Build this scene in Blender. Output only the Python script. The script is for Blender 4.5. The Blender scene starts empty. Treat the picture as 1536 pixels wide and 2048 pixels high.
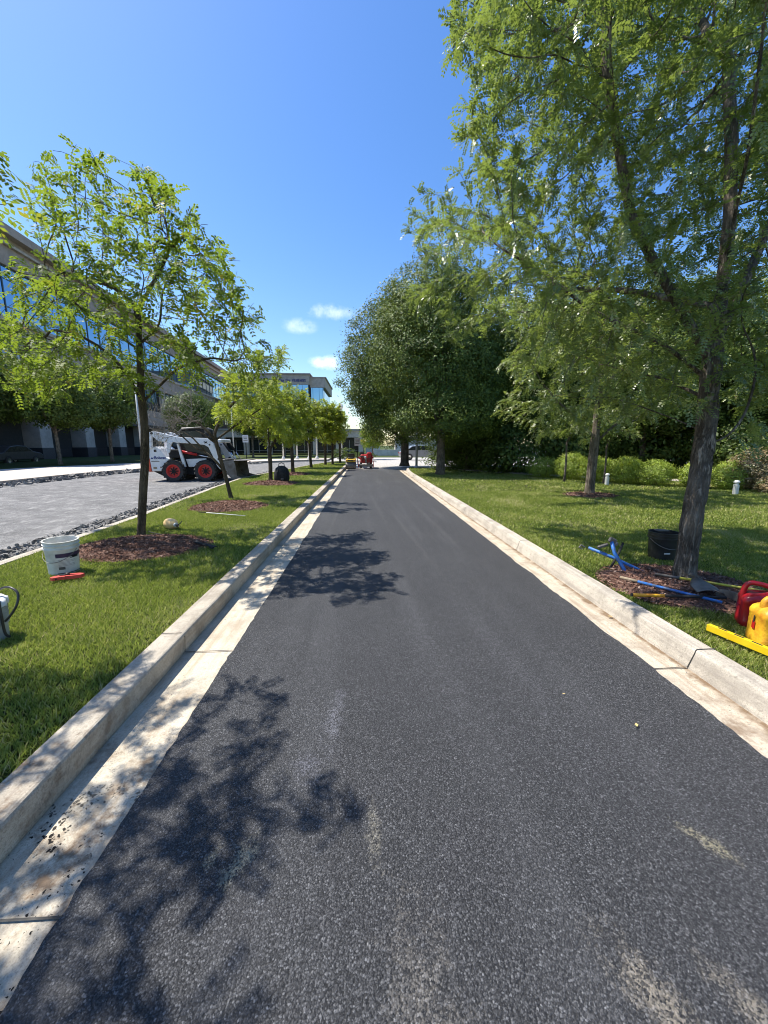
"""Fresh asphalt lane between kerbs, office park: procedural scene."""
import bpy, math, random
import numpy as np
from mathutils import Vector, noise, Matrix
rng = np.random.default_rng(7); random.seed(7)
R = math.radians
scene = bpy.context.scene
COL = scene.collection

# ------------------------------------------------------------------ materials
def new_mat(name):
    m = bpy.data.materials.new(name); m.use_nodes = True
    nt = m.node_tree; nt.nodes.clear()
    out = nt.nodes.new('ShaderNodeOutputMaterial')
    return m, nt, out
def N(nt, t, **kw):
    n = nt.nodes.new(t)
    for k, v in kw.items():
        if k in n.inputs: n.inputs[k].default_value = v
        else: setattr(n, k, v)
    return n
def L(nt, a, b): nt.links.new(a, b)
def coords(nt, stretch=(1, 1, 1)):
    g = N(nt, 'ShaderNodeTexCoord'); mp = N(nt, 'ShaderNodeMapping'); mp.inputs['Scale'].default_value = stretch
    L(nt, g.outputs['Object'], mp.inputs['Vector']); return mp.outputs['Vector']
def ramp(nt, fac, stops):
    r = N(nt, 'ShaderNodeValToRGB'); e = r.color_ramp.elements
    while len(e) < len(stops): e.new(0.5)
    for i, (p, c) in enumerate(stops):
        e[i].position = p; e[i].color = (c[0], c[1], c[2], 1)
    L(nt, fac, r.inputs['Fac']); return r.outputs['Color']
def mixc(nt, fac, a, b, mode='MIX'):
    m = N(nt, 'ShaderNodeMix', data_type='RGBA', blend_type=mode)
    if isinstance(fac, (int, float)): m.inputs[0].default_value = fac
    else: L(nt, fac, m.inputs[0])
    for s, v in ((6, a), (7, b)):
        if isinstance(v, tuple): m.inputs[s].default_value = (*v, 1)
        else: L(nt, v, m.inputs[s])
    return m.outputs[2]
def noise_tex(nt, vec, scale, detail=4, rough=.55):
    n = N(nt, 'ShaderNodeTexNoise', Scale=scale, Detail=detail, Roughness=rough); L(nt, vec, n.inputs['Vector']); return n.outputs['Fac']
def maprange(nt, v, a, b, c=0., d=1.):
    n = N(nt, 'ShaderNodeMapRange'); L(nt, v, n.inputs[0])
    for i, x in enumerate((a, b, c, d)): n.inputs[i+1].default_value = x
    return n.outputs[0]
def simple(name, c1, c2=None, scale=8, rough=.6, bump=0, bscale=None, metal=0, stretch=(1, 1, 1), spec=.5, lo=.35, hi=.65):
    m, nt, out = new_mat(name)
    p = N(nt, 'ShaderNodeBsdfPrincipled', Roughness=rough, Metallic=metal)
    p.inputs['Specular IOR Level'].default_value = spec
    v = coords(nt, stretch)
    if c2 is None: c2 = tuple(x * .8 for x in c1)
    f = noise_tex(nt, v, scale, 6)
    L(nt, ramp(nt, f, [(lo, c1), (hi, c2)]), p.inputs['Base Color'])
    if bump:
        b = N(nt, 'ShaderNodeBump', Strength=bump, Distance=.02)
        L(nt, noise_tex(nt, v, bscale or scale * 4, 5), b.inputs['Height']); L(nt, b.outputs[0], p.inputs['Normal'])
    L(nt, p.outputs[0], out.inputs[0]); return m

def leaf_mat(name, stops, trans=(.35, .5, .08), tf=.35, rough=.45, spec=.5):
    m, nt, out = new_mat(name)
    a = N(nt, 'ShaderNodeAttribute', attribute_name='var')
    col = ramp(nt, a.outputs['Fac'], stops)
    p = N(nt, 'ShaderNodeBsdfPrincipled', Roughness=rough); p.inputs['Specular IOR Level'].default_value = spec
    L(nt, col, p.inputs['Base Color'])
    t = N(nt, 'ShaderNodeBsdfTranslucent')
    L(nt, mixc(nt, .65, col, trans), t.inputs['Color'])
    mx = N(nt, 'ShaderNodeMixShader'); mx.inputs[0].default_value = tf
    L(nt, p.outputs[0], mx.inputs[1]); L(nt, t.outputs[0], mx.inputs[2]); L(nt, mx.outputs[0], out.inputs[0]); return m

def bark_mat(name, c1, c2, scale=14, bump=.9):
    m, nt, out = new_mat(name)
    v = coords(nt, (1, 1, .13))
    w = N(nt, 'ShaderNodeTexVoronoi', feature='DISTANCE_TO_EDGE', Scale=scale)
    nz = noise_tex(nt, v, 9, 6, .7)
    add = N(nt, 'ShaderNodeVectorMath', operation='ADD'); L(nt, v, add.inputs[0])
    sc = N(nt, 'ShaderNodeVectorMath', operation='SCALE'); L(nt, nz, sc.inputs[0]); sc.inputs['Scale'].default_value = .3
    L(nt, sc.outputs[0], add.inputs[1]); L(nt, add.outputs[0], w.inputs['Vector'])
    fine = noise_tex(nt, coords(nt, (1, 1, .5)), 60, 5)
    edge = maprange(nt, w.outputs['Distance'], 0, .3)
    col = mixc(nt, edge, tuple(x * .45 for x in c1), ramp(nt, fine, [(.3, c1), (.7, c2)]))
    big = noise_tex(nt, coords(nt), 3.5, 3)
    col = mixc(nt, maprange(nt, big, .4, .7, 0, .45), col, tuple(x * 1.25 for x in c2))
    p = N(nt, 'ShaderNodeBsdfPrincipled', Roughness=.9); p.inputs['Specular IOR Level'].default_value = .2
    L(nt, col, p.inputs['Base Color'])
    b = N(nt, 'ShaderNodeBump', Strength=bump, Distance=.03)
    h = N(nt, 'ShaderNodeMath', operation='ADD'); L(nt, edge, h.inputs[0])
    h2 = N(nt, 'ShaderNodeMath', operation='MULTIPLY'); L(nt, fine, h2.inputs[0]); h2.inputs[1].default_value = .6
    L(nt, h2.outputs[0], h.inputs[1]); L(nt, h.outputs[0], b.inputs['Height']); L(nt, b.outputs[0], p.inputs['Normal'])
    L(nt, p.outputs[0], out.inputs[0]); return m

def asphalt_mat(name, dark, light, dusty=None, stone=162, rough=.72, tracks=True, patchy=False):
    m, nt, out = new_mat(name)
    v = coords(nt)
    dn = N(nt, 'ShaderNodeTexNoise', Scale=stone * 1.1, Detail=3); L(nt, v, dn.inputs['Vector'])
    sc_ = N(nt, 'ShaderNodeVectorMath', operation='SCALE'); L(nt, dn.outputs['Color'], sc_.inputs[0]); sc_.inputs['Scale'].default_value = 1.3 / stone
    ad_ = N(nt, 'ShaderNodeVectorMath', operation='ADD'); L(nt, v, ad_.inputs[0]); L(nt, sc_.outputs[0], ad_.inputs[1])
    v0 = v; v = ad_.outputs[0]
    vo = N(nt, 'ShaderNodeTexVoronoi', Scale=stone); L(nt, v, vo.inputs['Vector'])
    sep = N(nt, 'ShaderNodeSeparateColor'); L(nt, vo.outputs['Color'], sep.inputs[0])
    vo2 = N(nt, 'ShaderNodeTexVoronoi', Scale=stone * 1.9); L(nt, v, vo2.inputs['Vector'])
    sep2 = N(nt, 'ShaderNodeSeparateColor'); L(nt, vo2.outputs['Color'], sep2.inputs[0])
    mid = tuple((a * .6 + b * .4) for a, b in zip(dark, light))
    col = ramp(nt, sep.outputs[0], [(.0, tuple(x * .35 for x in dark)), (.35, dark), (.72, mid), (.93, light), (1, tuple(min(1, x * 1.9) for x in light))])
    col = mixc(nt, .4, col, ramp(nt, sep2.outputs[1], [(0, tuple(x * .3 for x in dark)), (.6, dark), (.9, light), (1, tuple(x * 2.1 for x in light))]))
    gap = maprange(nt, vo.outputs['Distance'], .45, .85)
    col = mixc(nt, gap, col, tuple(x * .3 for x in dark))
    if tracks:
        tr = noise_tex(nt, coords(nt, (1.6, .12, 1)), 1.7, 4)
        col = mixc(nt, maprange(nt, tr, .5, .75, 0, .14), col, tuple(x * 1.5 for x in light))
    big = noise_tex(nt, v, .8, 5)
    col = mixc(nt, maprange(nt, big, .3, .7, 0, .35), col, tuple(x * .75 for x in dark))
    if patchy:
        pz = noise_tex(nt, coords(nt, (.5, 1.2, 1)), 2.2, 9, .72)
        col = mixc(nt, maprange(nt, pz, .48, .6, 0, .6), col, (.085, .082, .078))
        pz2 = noise_tex(nt, coords(nt, (1, .4, 1)), 5, 8, .7)
        col = mixc(nt, maprange(nt, pz2, .52, .66, 0, .5), col, (.46, .44, .41))
    if dusty:
        for (cx, cy, sx, sy, rot, st, dc) in dusty:      # dried slurry and tracked-out dust marks
            mp = N(nt, 'ShaderNodeMapping', vector_type='TEXTURE'); L(nt, N(nt, 'ShaderNodeTexCoord').outputs['Object'], mp.inputs['Vector'])
            mp.inputs['Location'].default_value = (cx, cy, 0); mp.inputs['Rotation'].default_value = (0, 0, R(rot)); mp.inputs['Scale'].default_value = (sx, sy, 1)
            ln = N(nt, 'ShaderNodeVectorMath', operation='LENGTH'); L(nt, mp.outputs[0], ln.inputs[0])
            nz = noise_tex(nt, v, 16, 8, .8)
            s = N(nt, 'ShaderNodeMath', operation='ADD'); L(nt, ln.outputs['Value'], s.inputs[0])
            k = maprange(nt, nz, .3, .7, -.9, .9); L(nt, k, s.inputs[1])
            f = maprange(nt, s.outputs[0], 1.0, .1, 0, st * .62)
            mu = N(nt, 'ShaderNodeMath', operation='MULTIPLY'); L(nt, f, mu.inputs[0]); L(nt, maprange(nt, sep.outputs[0], .1, .7), mu.inputs[1])
            col = mixc(nt, mu.outputs[0], col, dc)
    p = N(nt, 'ShaderNodeBsdfPrincipled', Roughness=rough); p.inputs['Specular IOR Level'].default_value = .45
    L(nt, col, p.inputs['Base Color'])
    b = N(nt, 'ShaderNodeBump', Strength=.75, Distance=.006)
    inv = N(nt, 'ShaderNodeMath', operation='SUBTRACT'); inv.inputs[0].default_value = 1; L(nt, vo.outputs['Distance'], inv.inputs[1])
    ad = N(nt, 'ShaderNodeMath', operation='ADD'); L(nt, inv.outputs[0], ad.inputs[0]); L(nt, sep.outputs[1], ad.inputs[1])
    L(nt, ad.outputs[0], b.inputs['Height']); L(nt, b.outputs[0], p.inputs['Normal'])
    L(nt, p.outputs[0], out.inputs[0]); return m

def concrete_mat(name, base, stain, scale=5, speck=.0, joint=True, dirt_line=None):
    m, nt, out = new_mat(name)
    v = coords(nt)
    f = noise_tex(nt, v, scale, 8, .65)
    col = ramp(nt, f, [(.28, tuple(min(1, x * 1.08) for x in base)), (.45, base), (.58, tuple(x * .78 for x in base)), (.72, stain)])
    fine = noise_tex(nt, v, 140, 3, .7)
    col = mixc(nt, maprange(nt, fine, .46, .68, 0, .65), col, tuple(x * .42 for x in base))
    pit = noise_tex(nt, v, 42, 4, .75)
    col = mixc(nt, maprange(nt, pit, .55, .7, 0, .6), col, tuple(x * .6 for x in stain))
    streak = noise_tex(nt, coords(nt, (6, .35, 6)), 3.2, 6, .6)
    col = mixc(nt, maprange(nt, streak, .47, .68, 0, .75), col, stain)
    if speck:
        dn = N(nt, 'ShaderNodeTexNoise', Scale=55, Detail=4); L(nt, v, dn.inputs['Vector'])
        sc_ = N(nt, 'ShaderNodeVectorMath', operation='SCALE'); L(nt, dn.outputs['Color'], sc_.inputs[0]); sc_.inputs['Scale'].default_value = .035
        ad_ = N(nt, 'ShaderNodeVectorMath', operation='ADD'); L(nt, v, ad_.inputs[0]); L(nt, sc_.outputs[0], ad_.inputs[1])
        vo = N(nt, 'ShaderNodeTexVoronoi', Scale=62); L(nt, ad_.outputs[0], vo.inputs['Vector'])
        vo.inputs['Randomness'].default_value = 1
        pat = noise_tex(nt, v, 4.5, 5, .65)
        th = maprange(nt, pat, .46, .64, .0, .6)
        lt = N(nt, 'ShaderNodeMath', operation='LESS_THAN'); L(nt, vo.outputs['Distance'], lt.inputs[0]); L(nt, th, lt.inputs[1])
        ml = N(nt, 'ShaderNodeMath', operation='MULTIPLY'); L(nt, lt.outputs[0], ml.inputs[0]); ml.inputs[1].default_value = speck
        sp = N(nt, 'ShaderNodeSeparateColor'); L(nt, vo.outputs['Color'], sp.inputs[0])
        gt = N(nt, 'ShaderNodeMath', operation='GREATER_THAN'); L(nt, sp.outputs[0], gt.inputs[0]); gt.inputs[1].default_value = .5
        m3 = N(nt, 'ShaderNodeMath', operation='MULTIPLY'); L(nt, ml.outputs[0], m3.inputs[0]); L(nt, gt.outputs[0], m3.inputs[1])
        yy = N(nt, 'ShaderNodeSeparateXYZ'); L(nt, v, yy.inputs[0])
        m2 = N(nt, 'ShaderNodeMath', operation='MULTIPLY'); L(nt, m3.outputs[0], m2.inputs[0]); L(nt, maprange(nt, yy.outputs[1], 1.9, 1.3, .0, 1), m2.inputs[1])
        st_ = noise_tex(nt, v, 6, 8, .75)
        bw_ = N(nt, 'ShaderNodeMath', operation='MULTIPLY'); L(nt, maprange(nt, st_, .5, .62, 0, .8), bw_.inputs[0]); L(nt, maprange(nt, yy.outputs[1], 2.3, 1.5), bw_.inputs[1])
        col = mixc(nt, bw_.outputs[0], col, (.16, .095, .05))
        col = mixc(nt, m2.outputs[0], col, (.012, .011, .01))
    if dirt_line is not None:
        gx = N(nt, 'ShaderNodeSeparateXYZ'); L(nt, coords(nt), gx.inputs[0])
        d = N(nt, 'ShaderNodeMath', operation='SUBTRACT'); L(nt, gx.outputs[0], d.inputs[0]); d.inputs[1].default_value = dirt_line
        ab = N(nt, 'ShaderNodeMath', operation='ABSOLUTE'); L(nt, d.outputs[0], ab.inputs[0])
        s = N(nt, 'ShaderNodeMath', operation='ADD'); L(nt, ab.outputs[0], s.inputs[0]); L(nt, maprange(nt, noise_tex(nt, v, 7, 6, .7), .3, .7, -.04, .05), s.inputs[1])
        col = mixc(nt, maprange(nt, s.outputs[0], .055, .0, 0, .85), col, (.15, .09, .045))
    p = N(nt, 'ShaderNodeBsdfPrincipled', Roughness=.88); p.inputs['Specular IOR Level'].default_value = .25
    L(nt, col, p.inputs['Base Color'])
    b = N(nt, 'ShaderNodeBump', Strength=.45, Distance=.008); L(nt, noise_tex(nt, v, 70, 6, .7), b.inputs['Height']); L(nt, b.outputs[0], p.inputs['Normal'])
    L(nt, p.outputs[0], out.inputs[0]); return m

def lawn_mat(name, a, b_, dry):
    m, nt, out = new_mat(name); v = coords(nt)
    f = noise_tex(nt, v, 90, 4, .7); g = noise_tex(nt, v, 1.1, 5)
    col = ramp(nt, f, [(.3, tuple(x * .4 for x in a)), (.5, a), (.7, b_)])
    col = mixc(nt, maprange(nt, g, .5, .75, 0, .5), col, dry)
    p = N(nt, 'ShaderNodeBsdfPrincipled', Roughness=.9); p.inputs['Specular IOR Level'].default_value = .1
    L(nt, col, p.inputs['Base Color'])
    b = N(nt, 'ShaderNodeBump', Strength=1, Distance=.03); L(nt, f, b.inputs['Height']); L(nt, b.outputs[0], p.inputs['Normal'])
    L(nt, p.outputs[0], out.inputs[0]); return m

M = {}
M['asphalt'] = asphalt_mat('fresh_asphalt', (.026, .0262, .0285), (.138, .138, .141), dusty=[
    (-.18, 1.87, .05, .28, -4, .5, (.29, .29, .33)), (-.46, 1.16, .05, .10, -20, .8, (.5, .45, .3)), (-.56, 1.17, .025, .06, -10, .8, (.5, .45, .3)),
    (.78, .72, .07, .22, 25, .65, (.42, .36, .27)), (1.0, .70, .05, .16, 18, .55, (.42, .36, .27)), (1.27, 1.13, .035, .12, 35, .75, (.42, .37, .22)),
    (.02, 1.25, .03, .16, 3, .5, (.42, .38, .28)), (.15, .75, .12, .3, 8, .28, (.4, .35, .28)), (-.27, 1.55, .08, .08, 0, .4, (.27, .27, .33)),
    (.7, 6.5, .05, 2.6, 4, .2, (.28, .27, .25)), (.25, 9.5, .06, 3.4, 3, .18, (.28, .27, .25)), (-.62, 9, .05, 3.8, 0, .16, (.28, .27, .25)), (1.25, 8, .06, 3.5, 2, .16, (.28, .27, .25)), (.95, 2.6, .12, 1.1, 5, .14, (.28, .28, .3)), (.4, 3.2, .14, 1.6, 3, .12, (.28, .28, .3))])
M['milled'] = asphalt_mat('worn_street', (.21, .205, .195), (.36, .35, .335), stone=70, rough=.95, patchy=True)
M['farpave'] = concrete_mat('pale_pavement', (.52, .49, .44), (.36, .33, .3))
M['kerbL'] = concrete_mat('kerb_concrete_left', (.50, .44, .35), (.25, .205, .155), scale=5, speck=.3)
M['gutL'] = concrete_mat('gutter_concrete_left', (.60, .53, .41), (.37, .29, .20), scale=4, speck=1)
M['kerbR'] = concrete_mat('kerb_concrete_right', (.54, .48, .39), (.27, .235, .195), scale=4)
M['gutR'] = concrete_mat('gutter_concrete_right', (.57, .49, .375), (.30, .22, .15), scale=4.5, speck=.25, dirt_line=2.125)
M['walk'] = concrete_mat('sidewalk_concrete', (.66, .60, .52), (.55, .42, .36))
M['joint'] = simple('joint_dark', (.03, .028, .024))
M['lawnL'] = lawn_mat('lawn_soil_left', (.045, .06, .014), (.12, .15, .035), (.2, .17, .08))
M['lawnR'] = lawn_mat('lawn_soil_right', (.045, .06, .014), (.12, .15, .035), (.2, .17, .08))
M['ground'] = lawn_mat('far_ground', (.05, .07, .02), (.1, .13, .04), (.16, .14, .08))
M['mulch'] = simple('mulch', (.18, .095, .065), (.07, .038, .028), 60, .95, 1, 90)
M['blade'] = leaf_mat('grass_blade', [(0, (.07, .115, .018)), (.4, (.225, .29, .05)), (.72, (.40, .43, .11)), (.9, (.50, .47, .19)), (1, (.62, .52, .30))], trans=(.45, .55, .08), tf=.35, rough=.6, spec=.25)
M['chip'] = leaf_mat('mulch_chip', [(0, (.075, .038, .028)), (.5, (.19, .10, .07)), (.85, (.32, .19, .14)), (1, (.46, .33, .25))], tf=0, rough=.9, spec=.1)
M['leafYG'] = leaf_mat('leaf_yellow_green', [(0, (.05, .085, .012)), (.5, (.13, .18, .02)), (.93, (.24, .28, .035)), (.975, (.45, .36, .03)), (1, (.45, .22, .04))], trans=(.38, .52, .04), tf=.42, rough=.58, spec=.3)
M['leafDG'] = leaf_mat('leaf_locust_green', [(0, (.045, .068, .018)), (.5, (.145, .19, .044)), (.95, (.28, .33, .08)), (1, (.24, .2, .07))], trans=(.40, .52, .08), tf=.36, rough=.36, spec=.8)
M['leafHB'] = leaf_mat('leaf_hornbeam', [(0, (.03, .055, .009)), (.5, (.085, .135, .02)), (1, (.25, .30, .045))], trans=(.3, .36, .04), tf=.14, rough=.55, spec=.3)
M['leafBG'] = leaf_mat('leaf_woodland', [(0, (.032, .055, .011)), (.5, (.075, .118, .02)), (1, (.17, .22, .04))], trans=(.25, .34, .05), tf=.25, rough=.5, spec=.3)
M['leafHedge'] = leaf_mat('leaf_hedge', [(0, (.09, .14, .02)), (.5, (.27, .36, .045)), (1, (.5, .56, .08))], trans=(.45, .55, .05), tf=.28, rough=.45)
M['leafJun'] = leaf_mat('leaf_juniper', [(0, (.07, .11, .025)), (.5, (.2, .16, .07)), (1, (.42, .27, .15))], trans=(.3, .25, .1), tf=.2)
M['leafRow'] = leaf_mat('leaf_bright_green', [(0, (.10, .14, .02)), (.5, (.23, .29, .03)), (.95, (.36, .40, .05)), (1, (.5, .4, .06))], trans=(.5, .6, .05), tf=.45, rough=.5)
M['bark'] = bark_mat('bark_brown', (.17, .135, .10), (.38, .32, .25), 16)
M['barkL'] = bark_mat('bark_young', (.085, .065, .042), (.19, .15, .10), 30, .6)
M['deadwood'] = simple('bare_twig', (.36, .31, .25), (.2, .17, .13), 20, .9)
M['white'] = simple('white_paint', (.78, .78, .76), (.66, .66, .64), 6, .35)
M['dirtywhite'] = simple('dirty_white_plastic', (.72, .71, .66), (.50, .48, .42), 9, .5, lo=.4, hi=.72)
M['orange'] = simple('orange_paint', (.72, .10, .04), (.6, .07, .03), 6, .4)
M['redpaint'] = simple('red_paint', (.50, .012, .012), (.36, .01, .01), 6, .35)
M['rimred'] = simple('rim_red', (.62, .03, .02), (.5, .05, .04), 6, .45)
M['black'] = simple('black_plastic', (.014, .014, .015), (.03, .03, .03), 10, .4)
M['matte'] = simple('dark_matte', (.012, .012, .012), (.02, .02, .02), 10, .9)
M['rubber'] = simple('tyre_rubber', (.022, .021, .02), (.05, .046, .042), 12, .85, .3)
M['steel'] = simple('worn_steel', (.20, .19, .175), (.10, .085, .07), 7, .6, .2, metal=.3)
M['chrome'] = simple('chrome_rod', (.7, .7, .7), (.6, .6, .6), 5, .2, metal=1)
M['darkglass'] = simple('dark_glass', (.012, .016, .016), (.02, .028, .026), 3, .22, spec=.35)
M['yellowp'] = simple('yellow_paint', (.72, .50, .03), (.6, .38, .02), 6, .45)
M['tan'] = simple('tan_plastic', (.80, .56, .26), (.70, .46, .2), 6, .4)
M['yelcan'] = simple('weathered_yellow_plastic', (.84, .46, .02), (.60, .24, .015), 11, .5, .25, lo=.42, hi=.66)
M['redcan'] = simple('red_plastic_can', (.38, .012, .018), (.28, .01, .015), 7, .3)
M['redlid'] = simple('sun_faded_red_plastic', (.62, .08, .06), (.5, .05, .04), 7, .45)
M['blue'] = simple('blue_paint', (.03, .15, .46), (.12, .14, .16), 24, .5, lo=.5, hi=.66)
M['levely'] = simple('yellow_level_paint', (.82, .62, .02), (.78, .50, .01), 10, .4)
M['wood'] = simple('grey_wood_handle', (.34, .27, .18), (.22, .17, .11), 20, .8, stretch=(1, 6, 1))
M['yelpole'] = simple('yellow_fibreglass', (.55, .50, .05), (.42, .36, .06), 12, .5)
M['purple'] = simple('label_purple', (.035, .02, .06), (.05, .03, .08), 10, .5)
M['labelink'] = simple('label_ink', (.06, .06, .055), (.1, .1, .09), 10, .6)
M['bedgrey'] = simple('grey_plastic_ribbed', (.44, .45, .45), (.30, .30, .30), 8, .5)
M['pole'] = simple('pole_white', (.62, .62, .58), (.55, .55, .52), 5, .4)
M['polegrey'] = simple('pole_grey', (.33, .36, .42), (.28, .31, .36), 5, .4)
M['globe'] = simple('frosted_globe', (.85, .80, .72), (.8, .75, .68), 3, .3)
M['stone'] = concrete_mat('facade_precast', (.42, .355, .31), (.35, .29, .25), scale=1.2)
M['stone2'] = concrete_mat('facade_precast_light', (.52, .46, .39), (.44, .38, .32), scale=1.2)
M['beige'] = concrete_mat('beige_wall', (.74, .62, .50), (.6, .5, .4), scale=1.5)
M['paleblock'] = concrete_mat('pale_block_wall', (.75, .72, .65), (.62, .6, .54), scale=1.5)
M['wallbase'] = simple('dark_granite', (.035, .035, .04), (.05, .05, .055), 8, .4)
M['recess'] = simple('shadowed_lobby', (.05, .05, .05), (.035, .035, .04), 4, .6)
M['glass'] = simple('blue_facade_glass', (.26, .42, .58), (.22, .38, .53), .25, .04, metal=1)
M['glass2'] = simple('bronze_glass', (.34, .33, .33), (.26, .26, .26), .4, .08, metal=1)
M['mullion'] = simple('mullion_dark', (.05, .08, .10), (.06, .09, .11), 5, .4)
M['ink'] = simple('sign_blue', (.02, .04, .16), (.03, .05, .2), 5, .5)
M['rubble'] = simple('broken_asphalt', (.06, .055, .05), (.34, .32, .29), 4, .95, .8, 40)
M['carpaint'] = simple('silver_car_paint', (.30, .31, .33), (.26, .27, .29), 3, .3, metal=.4)
M['blackfab'] = simple('black_cloth', (.012, .012, .013), (.03, .03, .032), 14, .9, .4)
M['cord'] = M['black']
M['signw'] = simple('sign_white', (.75, .74, .72), (.7, .69, .66), 5, .5)
M['leafdry'] = simple('dry_leaf', (.62, .48, .2), (.5, .36, .14), 30, .7)

# ------------------------------------------------------------------ object helpers
def tag(o, label=None, cat=None, group=None, kind=None):
    if label: o['label'] = label
    if cat: o['category'] = cat
    if group: o['group'] = group
    if kind: o['kind'] = kind
    return o
def thing(name, loc=(0, 0, 0), rz=0, label=None, cat=None, group=None):
    o = bpy.data.objects.new(name, None); COL.objects.link(o); o.empty_display_size = .2
    o.location = loc; o.rotation_euler = (0, 0, rz)
    return tag(o, label, cat, group)
def link(name, me, mat, parent=None, smooth=False):
    o = bpy.data.objects.new(name, me); COL.objects.link(o)
    if mat: me.materials.append(mat)
    if parent: o.parent = parent
    if smooth: me.polygons.foreach_set('use_smooth', [True] * len(me.polygons))
    return o
def copy_tree(o, parent=None):
    c = o.copy(); COL.objects.link(c); c.parent = parent
    for ch in list(o.children): copy_tree(ch, c)
    return c
class MB:
    def __init__(s): s.v = []; s.f = []
    def add(s, vs, fs):
        b = len(s.v); s.v += [tuple(v) for v in vs]; s.f += [tuple(i + b for i in f) for f in fs]; return s
    def box(s, c, d, rot=None, taper=1, bev=0):
        hx, hy, hz = d[0] / 2, d[1] / 2, d[2] / 2
        if bev:                                   # chamfered box (vertical and horizontal edges)
            b = min(bev, hx * .9, hy * .9, hz * .9); vs = []
            for z, k in ((-hz, b), (-hz + b, 0), (hz - b, 0), (hz, b)):
                x, y = hx - k, hy - k
                vs += [(-x + b, -y, z), (x - b, -y, z), (x, -y + b, z), (x, y - b, z), (x - b, y, z), (-x + b, y, z), (-x, y - b, z), (-x, -y + b, z)]
            fs = [tuple(range(7, -1, -1)), tuple(range(24, 32))]
            for r in range(3):
                for i in range(8): fs.append((r * 8 + i, r * 8 + (i + 1) % 8, r * 8 + 8 + (i + 1) % 8, r * 8 + 8 + i))
        else:
            vs = [(-hx, -hy, -hz), (hx, -hy, -hz), (hx, hy, -hz), (-hx, hy, -hz), (-hx * taper, -hy * taper, hz), (hx * taper, -hy * taper, hz), (hx * taper, hy * taper, hz), (-hx * taper, hy * taper, hz)]
            fs = [(3, 2, 1, 0), (4, 5, 6, 7), (0, 1, 5, 4), (1, 2, 6, 5), (2, 3, 7, 6), (3, 0, 4, 7)]
        if rot is not None: vs = [tuple(rot @ Vector(v)) for v in vs]
        return s.add([(v[0] + c[0], v[1] + c[1], v[2] + c[2]) for v in vs], fs)
    def tube(s, pts, rad, n=8, cap=True):
        pts = [Vector(p) for p in pts]; k = len(pts)
        if not hasattr(rad, '__len__'): rad = [rad] * k
        vs = []; up = None
        for i, p in enumerate(pts):
            t = (pts[min(i + 1, k - 1)] - pts[max(i - 1, 0)])
            if t.length < 1e-9: t = Vector((0, 0, 1))
            t.normalize()
            if up is None: up = t.orthogonal().normalized()
            a = (up - t * up.dot(t))
            if a.length < 1e-6: a = t.orthogonal()
            a.normalize(); up = a; b = t.cross(a)
            for j in range(n):
                an = 2 * math.pi * j / n
                vs.append(p + (a * math.cos(an) + b * math.sin(an)) * rad[i])
        fs = []
        for i in range(k - 1):
            for j in range(n):
                j2 = (j + 1) % n
                fs.append((i * n + j, i * n + j2, (i + 1) * n + j2, (i + 1) * n + j))
        if cap: fs.append(tuple(range(n - 1, -1, -1))); fs.append(tuple((k - 1) * n + j for j in range(n)))
        return s.add(vs, fs)
    def lathe(s, prof, n=24, c=(0, 0, 0), axis='z', cap=True):
        vs = []; k = len(prof)
        for (r, z) in prof:
            for j in range(n):
                a = 2 * math.pi * j / n; rr = r
                x, y = rr * math.cos(a), rr * math.sin(a)
                if axis == 'z': v = (x, y, z)
                elif axis == 'y': v = (x, z, y)
                else: v = (z, x, y)
                vs.append((v[0] + c[0], v[1] + c[1], v[2] + c[2]))
        fs = []
        for i in range(k - 1):
            for j in range(n):
                j2 = (j + 1) % n; fs.append((i * n + j, i * n + j2, (i + 1) * n + j2, (i + 1) * n + j))
        if cap and prof[0][0] > 1e-5: fs.append(tuple(range(n - 1, -1, -1)))
        if cap and prof[-1][0] > 1e-5: fs.append(tuple((k - 1) * n + j for j in range(n)))
        return s.add(vs, fs)
    def prism(s, poly, y0, y1):                   # polygon in xz extruded along y
        n = len(poly); vs = [(p[0], y0, p[1]) for p in poly] + [(p[0], y1, p[1]) for p in poly]
        fs = [tuple(range(n)), tuple(range(2 * n - 1, n - 1, -1))]
        for i in range(n): fs.append((i, i + n, (i + 1) % n + n, (i + 1) % n))
        return s.add(vs, fs)
    def slab(s, poly, z0, z1):                    # polygon in xy extruded in z
        n = len(poly); vs = [(p[0], p[1], z0) for p in poly] + [(p[0], p[1], z1) for p in poly]
        fs = [tuple(range(n - 1, -1, -1)), tuple(range(n, 2 * n))]
        for i in range(n): fs.append((i, (i + 1) % n, (i + 1) % n + n, i + n))
        return s.add(vs, fs)
    def mesh(s, name):
        me = bpy.data.meshes.new(name); me.from_pydata(s.v, [], s.f); me.update(); return me
    def build(s, name, mat, parent=None, smooth=False, bevel=0, auto=None):
        o = link(name, s.mesh(name), mat, parent, smooth)
        if bevel:
            md = o.modifiers.new('bevel', 'BEVEL'); md.width = bevel; md.segments = 2; md.limit_method = 'ANGLE'; md.angle_limit = R(35)
            md.harden_normals = False
        if auto:
            o.data.polygons.foreach_set('use_smooth', [True] * len(o.data.polygons))
            o.data.set_sharp_from_angle(angle=R(auto))
        return o
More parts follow.
